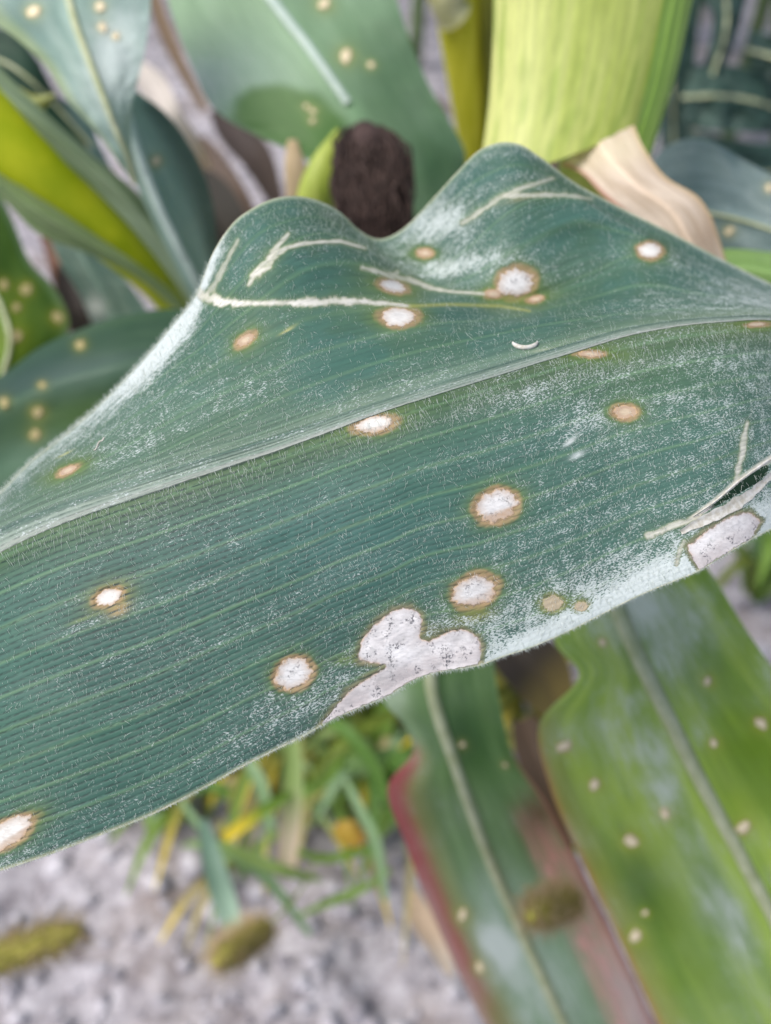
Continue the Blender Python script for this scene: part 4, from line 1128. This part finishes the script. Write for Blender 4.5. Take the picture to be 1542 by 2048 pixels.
GR = [(.10, .20, .035), (.14, .24, .035), (.19, .27, .08), (.21, .32, .17), (.17, .18, .03)]
YEL = (.62, .46, .03)
MINT = (.36, .50, .40)
PINK = (.50, .40, .32)
weeds = [
    ('pale-tipped grass weed whose broad mint blade points at the small foxtail head', [
        ([(620, 1560, .74, 6), (560, 1600, .70, 10), (500, 1640, .68, 14), (448, 1678, .67, 10)], GR[1], YEL),
        ([(360, 1600, .70, 6), (430, 1690, .70, 10), (520, 1745, .71, 12), (620, 1870, .73, 6)], GR[3], None),
        ([(405, 1640, .68, 8), (420, 1700, .66, 18), (445, 1790, .65, 24), (476, 1886, .65, 16)], (.12, .20, .15), MINT),
        ([(640, 1760, .72, 5), (560, 1740, .70, 12), (510, 1720, .70, 14), (440, 1690, .70, 8)], GR[2], None)]),
    ('straw-ended grass weed standing between the leaf margin and the bare soil', [
        ([(560, 1400, .74, 8), (585, 1500, .72, 16), (582, 1620, .71, 22), (570, 1735, .71, 18)], GR[2], PINK),
        ([(700, 1480, .76, 6), (650, 1560, .74, 12), (600, 1590, .74, 12), (530, 1620, .74, 6)], GR[1], None),
        ([(480, 1500, .76, 8), (520, 1570, .75, 14), (540, 1660, .75, 10)], GR[3], None),
        ([(760, 1690, .75, 5), (690, 1712, .74, 9), (640, 1718, .74, 9), (590, 1700, .75, 4)], (.11, .20, .015), None)]),
    ('green grass weed with thin crossing blades left of the red-edged leaf', [
        ([(690, 1560, .74, 5), (720, 1620, .73, 10), (752, 1690, .73, 12), (770, 1800, .74, 5)], GR[3], None),
        ([(780, 1740, .76, 5), (720, 1780, .75, 8), (670, 1800, .75, 9), (600, 1830, .75, 4)], GR[1], None),
        ([(640, 1430, .76, 8), (700, 1470, .74, 13), (750, 1540, .74, 12), (790, 1640, .75, 6)], GR[0], None),
        ([(800, 1420, .78, 8), (740, 1450, .76, 14), (670, 1500, .75, 14), (620, 1560, .75, 7)], (.14, .19, .02), None),
        ([(790, 1500, .76, 8), (735, 1520, .75, 14), (690, 1530, .75, 14), (640, 1500, .76, 7)], (.10, .18, .05), None)])]
for i, (lab, bl) in enumerate(weeds):
    a = bl[0][0][0]
    root = thing('grass_weed', lab, 'weed', W(a[0], a[1], a[2]), 'grass weeds on the soil')
    for j, (p_, c_, c2_) in enumerate(bl):
        ribbon('grass_blade', pxr(p_), c_, root, c2_, seed=i * 7 + j)


def tuft(x, y, n, hgt, lab, cols, wid=.0075, seed=0, lean=1.0):
    r = np.random.default_rng(seed)
    z0 = float(gh(np.array(x), np.array(y)))
    root = thing('grass_weed', lab, 'weed', (x, y, z0), 'grass weeds on the soil')
    for k in range(n):
        az = r.uniform(0, 6.28); h = hgt * r.uniform(.55, 1.1); o = h * r.uniform(.35, 1.0) * lean
        dx, dy = math.cos(az), math.sin(az)
        w_ = wid * r.uniform(.6, 1.2)
        ribbon('grass_blade', [(x + .006 * dx, y + .006 * dy, z0, w_ * .6), (x + .3 * o * dx, y + .3 * o * dy, z0 + .6 * h, w_), (x + .7 * o * dx, y + .7 * o * dy, z0 + .85 * h, w_ * .9), (x + 1.15 * o * dx, y + 1.15 * o * dy, z0 + .7 * h, w_ * .12)],
               cols[k % len(cols)], root, YEL if r.random() < .18 else None, seed=seed * 31 + k)
    return root


TG = [GR[0], GR[1], GR[2], (.12, .15, .02), GR[3]]
for (px_, py_, n_, h_, lab) in [(700, 1490, 12, .15, 'grass tuft half hidden under the heart-shaped dead patch'),
                                (590, 1540, 8, .12, 'grass tuft under the lower margin of the big leaf left of centre'),
                                (755, 1610, 9, .12, 'grass tuft at the top of the red leaf margin'),
                                (1040, 1480, 8, .16, 'yellowing grass tuft in the dark gap between the two drooping leaves'),
                                (1500, 1210, 10, .16, 'grass tuft at the right edge beyond the drooping spotted leaf'),
                                (640, 1440, 12, .14, 'dense grass tuft directly below the tail of the heart-shaped patch'),
                                (800, 1540, 11, .13, 'grass tuft tucked beside the corner of the red-edged leaf'),
                                (520, 1500, 9, .11, 'olive grass tuft just below the leaf margin above the yellow blade tip'),
                                (330, 1650, 5, .07, 'small low grass tuft on bare soil under the leaf margin at left')]:
    g_ = ground_hit(np.array(float(px_)), np.array(float(py_)))
    tuft(g_[0], g_[1], int(n_ * 1.4), h_, lab, TG if n_ != 8 else [(.22, .20, .03), (.16, .17, .03), GR[2]], seed=px_)
for k_, (px_, py_, n_, h_, lab) in enumerate([(300, 1590, 9, .09, 'thin straw-coloured grass under the left lower margin'), (450, 1560, 10, .10, 'thin grass above the mint grass blade'),
                                (560, 1620, 10, .10, 'thin mixed grass around the straw-ended blade'), (660, 1560, 12, .11, 'thin dense grass left of the red-edged leaf, under the dead patch'),
                                (720, 1720, 8, .09, 'thin grass beside the lower red leaf margin'), (780, 1470, 12, .12, 'thin yellow-green grass right under the heart-shaped patch'),
                                (600, 1470, 12, .17, 'tall thin grass rising to the lower margin left of the dead patch'), (840, 1600, 8, .12, 'thin grass behind the top corner of the red-edged leaf'),
                                (400, 1640, 8, .10, 'thin grass beside the long crossing blade on the left'),
                                (470, 1760, 6, .08, 'thin grass on open soil by the small foxtail head')]):
    g_ = ground_hit(np.array(float(px_)), np.array(float(py_)))
    tuft(g_[0], g_[1], n_ + 4, h_, lab, [(.24, .24, .06), (.16, .25, .05), (.34, .29, .14), (.20, .30, .12)], wid=.0038, seed=400 + k_, lean=1.3)
# yellow fallen leaf scrap
g_ = W(695, 1668, .74)
o = ribbon('fallen_leaf_scrap', pxr([(672, 1650, .76, 10), (690, 1662, .755, 24), (708, 1672, .755, 24), (735, 1668, .76, 8)]), (.44, .28, .04), None, (.26, .12, .03), keel=.2)
tag(o, 'orange-yellow leaf scrap on the soil left of the red leaf margin', 'leaf scrap')


# foxtail grasses
def foxtail(lab, a, b, hw, stem, seed):
    r = np.random.default_rng(seed)
    A, B = W(*a), W(*b)
    g_ = np.array(stem[-1], float)
    root = thing('foxtail_grass', lab, 'foxtail', g_, 'foxtail seed heads')
    R = 1.3 * hw * pxm((a[2] + b[2]) / 2)
    sp = resample(np.r_[[A + (B - A) * .9], np.array(stem, float)], 30)
    tube('stem', sp, np.full(30, .0009), M['stalk_lime'], root, 7)
    t = np.linspace(0, 1, 16)
    tube('seed_core', A + (B - A) * t[:, None], R * .55 * np.sqrt(np.clip(1 - (2 * t - 1) ** 6, .02, 1)), M['seed'], root, 12)
    ax_ = (B - A) / np.linalg.norm(B - A)
    u = np.cross(ax_, (0, .3, 1)); u /= np.linalg.norm(u); w = np.cross(ax_, u)
    ico = iv[:12]; V_, F_ = [], []
    bm = bmesh.new(); bmesh.ops.create_icosphere(bm, subdivisions=1, radius=1)
    sv = np.array([q.co[:] for q in bm.verts]); sf = np.array([[q.index for q in f.verts] for f in bm.faces]); bm.free()
    for k in range(240):
        tt = (k + .5) / 240; th_ = k * 2.39996
        rad = R * .62 * min(1, .25 + 5 * tt, .3 + 6 * (1 - tt))
        dr = u * math.cos(th_) + w * math.sin(th_)
        c = A + (B - A) * tt + dr * rad
        q = sv * np.array([.0013, .0008, .0008])
        loc = q[:, 0:1] * (dr * .7 - ax_ * .7) + q[:, 1:2] * np.cross(dr, ax_) + q[:, 2:3] * (dr * .7 + ax_ * .7)
        V_.append(c + loc); F_.append(sf + k * len(sv))
    o = mesh_obj('spikelets', np.concatenate(V_), np.concatenate(F_), M['seed'], root); o['kind'] = 'stuff'
    V_, F_ = [], []
    for k in range(1600):
        tt = r.random(); th_ = r.uniform(0, 6.28)
        dr = u * math.cos(th_) + w * math.sin(th_)
        p0 = A + (B - A) * tt + dr * R * .5 * min(1, .25 + 5 * tt); p1 = p0 + (dr * .85 - ax_ * .5) * R * r.uniform(.6, 1.3)
        s_ = np.cross(p1 - p0, u + .3 * w); s_ = s_ / np.linalg.norm(s_) * .00014
        V_ += [p0 - s_, p0 + s_, p1, p0 + np.cross(s_, dr)]; F_ += [(4 * k, 4 * k + 1, 4 * k + 2), (4 * k + 1, 4 * k + 3, 4 * k + 2), (4 * k + 3, 4 * k, 4 * k + 2)]
    o = mesh_obj('bristles', V_, np.array(F_), M['bristle'], root, smooth=False); o['kind'] = 'stuff'


def gpt(px_, py_):
    return ground_hit(np.array(float(px_)), np.array(float(py_)))


foxtail('large olive foxtail seed head cut by the lower left picture edge', (165, 1858, .56), (-150, 1965, .54), 40, [W(-220, 1980, .56), W(-300, 1900, .66), gpt(-300, 1800)], 1)
foxtail('small brownish foxtail seed head over bare soil at bottom centre', (432, 1925, .57), (536, 1852, .62), 33, [W(560, 1830, .66), W(600, 1780, .72), gpt(640, 1700)], 2)
foxtail('short yellowish foxtail seed head in front of the two drooping leaves', (1062, 1832, .405), (1146, 1796, .430), 34, [W(1135, 1790, .445), W(1150, 1700, .52), gpt(1120, 1620)], 3)

# ------------------------------------------------------------------ dry litter behind, plus dark leaves added as gap shade
def litter(lab, pts, c1, c2, seed):
    o = ribbon('dry_leaf', pts, c1, None, c2, nt=9, seed=seed, wd='dryleaf', keel=.4)
    tag(o, lab, 'dry leaf')


litter('pale dry leaf lying beside the powdery leaf at top left', pxr([(262, 120, .66, 12), (305, 175, .66, 28), (340, 240, .66, 26), (395, 300, .68, 14), (420, 340, .70, 6)]), (.55, .50, .47), (.36, .29, .22), 1)
litter('brown dry leaf edge against the broad pale leaf', pxr([(300, -40, .75, 10), (325, 50, .74, 14), (360, 130, .74, 12), (410, 220, .75, 8)]), (.16, .11, .07), (.22, .16, .11), 2)
litter('crumpled brown dry leaf in the gap left of the silk', pxr([(395, 280, .82, 16), (430, 340, .80, 30), (470, 400, .80, 28), (520, 470, .82, 12)]), (.10, .07, .055), (.16, .11, .085), 3)  # brown darkened to carry the shade of this gap
litter('curled dry leaf, darkened as shade, on the soil above the big leaf hump', pxr([(430, 220, .9, 14), (480, 280, .88, 34), (520, 330, .88, 30), (560, 420, .9, 12)]), (.045, .032, .028), (.09, .065, .055), 4)  # near-black tint holds the gap's shadow
litter('reddish brown dry leaf behind the small blue-grey leaf', pxr([(80, 430, .66, 16), (110, 510, .64, 18), (130, 590, .64, 16), (160, 700, .66, 8)]), (.20, .11, .08), (.10, .05, .03), 5)
litter('added blackish leaf standing for shade in the gap beside the first hump of the big leaf', pxr([(400, 350, .66, 20), (430, 410, .65, 44), (455, 470, .65, 44), (480, 560, .66, 20)]), (.03, .025, .02), (.04, .03, .025), 8)  # leaf added to blacken a gap that lies in shadow
litter('added blackish leaf as shade in the gap right of the dotted leaf', pxr([(130, 530, .62, 14), (148, 600, .61, 30), (165, 640, .61, 30), (190, 700, .62, 14)]), (.025, .018, .015), (.04, .03, .025), 9)  # added dark leaf, stands for shade between the leaves
litter('added dark brown leaf as shade in the narrow gap between the two drooping leaves', pxr([(1045, 1440, .62, 22), (1080, 1520, .60, 44), (1110, 1600, .60, 40), (1150, 1700, .62, 20)]), (.07, .045, .03), (.12, .07, .04), 10)  # added so lit soil in this gap looks shaded
litter('pale dry leaf scrap on soil left of the red-margined leaf', pxr([(820, 1780, .80, 10), (840, 1830, .79, 24), (870, 1880, .79, 22), (900, 1950, .80, 8)]), (.56, .42, .30), (.62, .52, .42), 6)
litter('added dark leaf as shade in the gap below the big leaf', pxr([(960, 1230, .72, 30), (1040, 1310, .70, 62), (1090, 1370, .70, 56), (1120, 1440, .71, 16)]), (.035, .026, .02), (.20, .15, .05), 7)  # added leaf, its dark tint gives the shade under the plants


for k in range(16):                                  # added dry leaves, their brown standing for plant shade on the soil
    g_ = ground_hit(np.array(rng.uniform(60, 1500)), np.array(rng.uniform(-40, 560)))
    a_ = rng.uniform(0, 6.28); l_ = rng.uniform(.05, .13); z_ = float(gh(g_[0], g_[1])) + .006
    u_ = np.array((math.cos(a_), math.sin(a_)))
    pts = [(g_[0] + u_[0] * l_ * q, g_[1] + u_[1] * l_ * q, z_ + .015 * math.sin(3 * q + k), .016 * w_) for q, w_ in ((-1, .3), (-.4, 1), (.3, 1), (1, .25))]
    o = ribbon('dry_leaf', pts, (.12, .085, .06), None, (.20, .15, .11), nt=7, seed=k, wd='dryleaf', keel=.5)
    tag(o, 'small brown dry leaf added as shade on the soil among the plants behind the big leaf', 'dry leaf', 'dry leaves added to darken the soil')


# ------------------------------------------------------------------ maize plants farther back
def far_plant(x, y, hgt, nl, seed, lab, dark=1.0):
    r = np.random.default_rng(seed)
    z0 = float(gh(np.array(x), np.array(y)))
    root = thing('maize_plant', lab, 'maize plant', (x, y, z0), 'maize plants farther back')
    zz = np.linspace(0, hgt, 24)
    c = np.stack([x + .02 * np.sin(zz * 3 + seed), y + .02 * np.cos(zz * 2 + seed), z0 + zz], -1)
    tube('stalk', c, np.interp(zz, [0, hgt], [.013, .006]), M['stalk_far'], root, 10)
    for k in range(nl):
        h0 = hgt * (.10 + .8 * k / nl); az = seed * 1.3 + k * math.pi + r.normal(0, .5)
        Lf = r.uniform(.5, .75); dx, dy = math.cos(az), math.sin(az)
        pts = [(x, y, z0 + h0, .014), (x + .25 * Lf * dx, y + .25 * Lf * dy, z0 + h0 + .22 * Lf, .032), (x + .55 * Lf * dx, y + .55 * Lf * dy, z0 + h0 + .20 * Lf, .036),
               (x + .85 * Lf * dx, y + .85 * Lf * dy, z0 + h0 - .05 * Lf, .026), (x + Lf * dx, y + Lf * dy, z0 + h0 - .3 * Lf, .003)]
        c1 = np.array((.035, .082, .058)) * r.uniform(.7, 1.3) * dark
        ribbon('leaf', pts, c1, root, None, nt=9, seed=k + seed)


M['stalk_far'] = plain('green_stalk', (.08, .13, .05), (.14, .19, .08), 30, .6, .2)
far = [(1470, 330, 1.5, 10, 'dark teal maize plant at the right behind the yellow-green husk'), (1370, 200, 1.6, 10, 'maize plant with thin pale stalk just right of the husk'),
       (1600, 180, 1.6, 10, 'maize plant at the top right corner'), (1150, 60, 1.6, 9, 'maize plant far back hidden by the husk'), (820, 150, 1.6, 9, 'maize plant far back between broad pale leaf and thin yellow stalk'),
       (330, -60, 1.6, 9, 'maize plant far back above the pale dry leaf'), (40, 60, 1.6, 9, 'maize plant far back behind the powdery leaf'), (1750, 420, 1.6, 9, 'maize plant at the right, mostly out of the picture')]
for k, (x, y, h, n, lab) in enumerate(far):
    g_ = gpt(x, y)
    far_plant(g_[0], g_[1], h, n, k * 13 + 5, lab)

# dark-tinted leaves of the neighbouring plant at the top right
pt = thing('maize_plant', 'dark teal maize leaves between husk and right picture edge', 'maize plant', gpt(1560, 420))
st = resample([(1575, -200, .80, 22), (1565, 100, .90, 20), (1560, 420, 1.1, 18)], 20)
tube('stalk', W(st[:, 0], st[:, 1], st[:, 2]), st[:, 3] * pxm(st[:, 2]), M['stalk_far'], pt, 10)
for k, (l, m_, r) in enumerate([
    ([(1380, 130, .86), (1440, 128, .85), (1520, 145, .85), (1600, 200, .88)], [(1365, 195, .85), (1440, 192, .84), (1520, 205, .84), (1595, 240, .87)], [(1372, 255, .86), (1440, 262, .85), (1520, 265, .85), (1590, 270, .88)]),
    ([(1250, -200, .80), (1290, 0, .82), (1310, 150, .86), (1325, 330, .92)], [(1320, -200, .79), (1340, 0, .81), (1345, 150, .85), (1348, 330, .91)], [(1400, -200, .80), (1398, 0, .82), (1388, 150, .86), (1375, 330, .92)]),
    ([(1340, 250, .95), (1420, 268, .94), (1510, 285, .94), (1640, 280, .96)], [(1345, 320, .94), (1420, 330, .93), (1510, 345, .93), (1640, 330, .95)], [(1350, 400, .95), (1420, 410, .94), (1510, 420, .94), (1640, 400, .96)]),
    ([(1400, -160, .78), (1410, -40, .79), (1425, 60, .80), (1405, 140, .82)], [(1440, -160, .77), (1450, -40, .78), (1452, 60, .79), (1425, 150, .81)], [(1500, -160, .78), (1500, -40, .79), (1480, 50, .80), (1440, 160, .82)]),
    ([(1500, 60, .84), (1540, 70, .83), (1600, 100, .83), (1700, 160, .85)], [(1495, 100, .83), (1540, 112, .82), (1600, 140, .82), (1700, 200, .84)], [(1500, 140, .84), (1540, 152, .83), (1600, 180, .83), (1700, 240, .85)])]):
    z = Leaf(l, m_, r, ns=50, nt=25, seed=90 + k, bumpy=.02)
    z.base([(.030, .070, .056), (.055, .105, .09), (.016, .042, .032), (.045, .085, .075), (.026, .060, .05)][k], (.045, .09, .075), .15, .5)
    z.build(pt, rib=4)
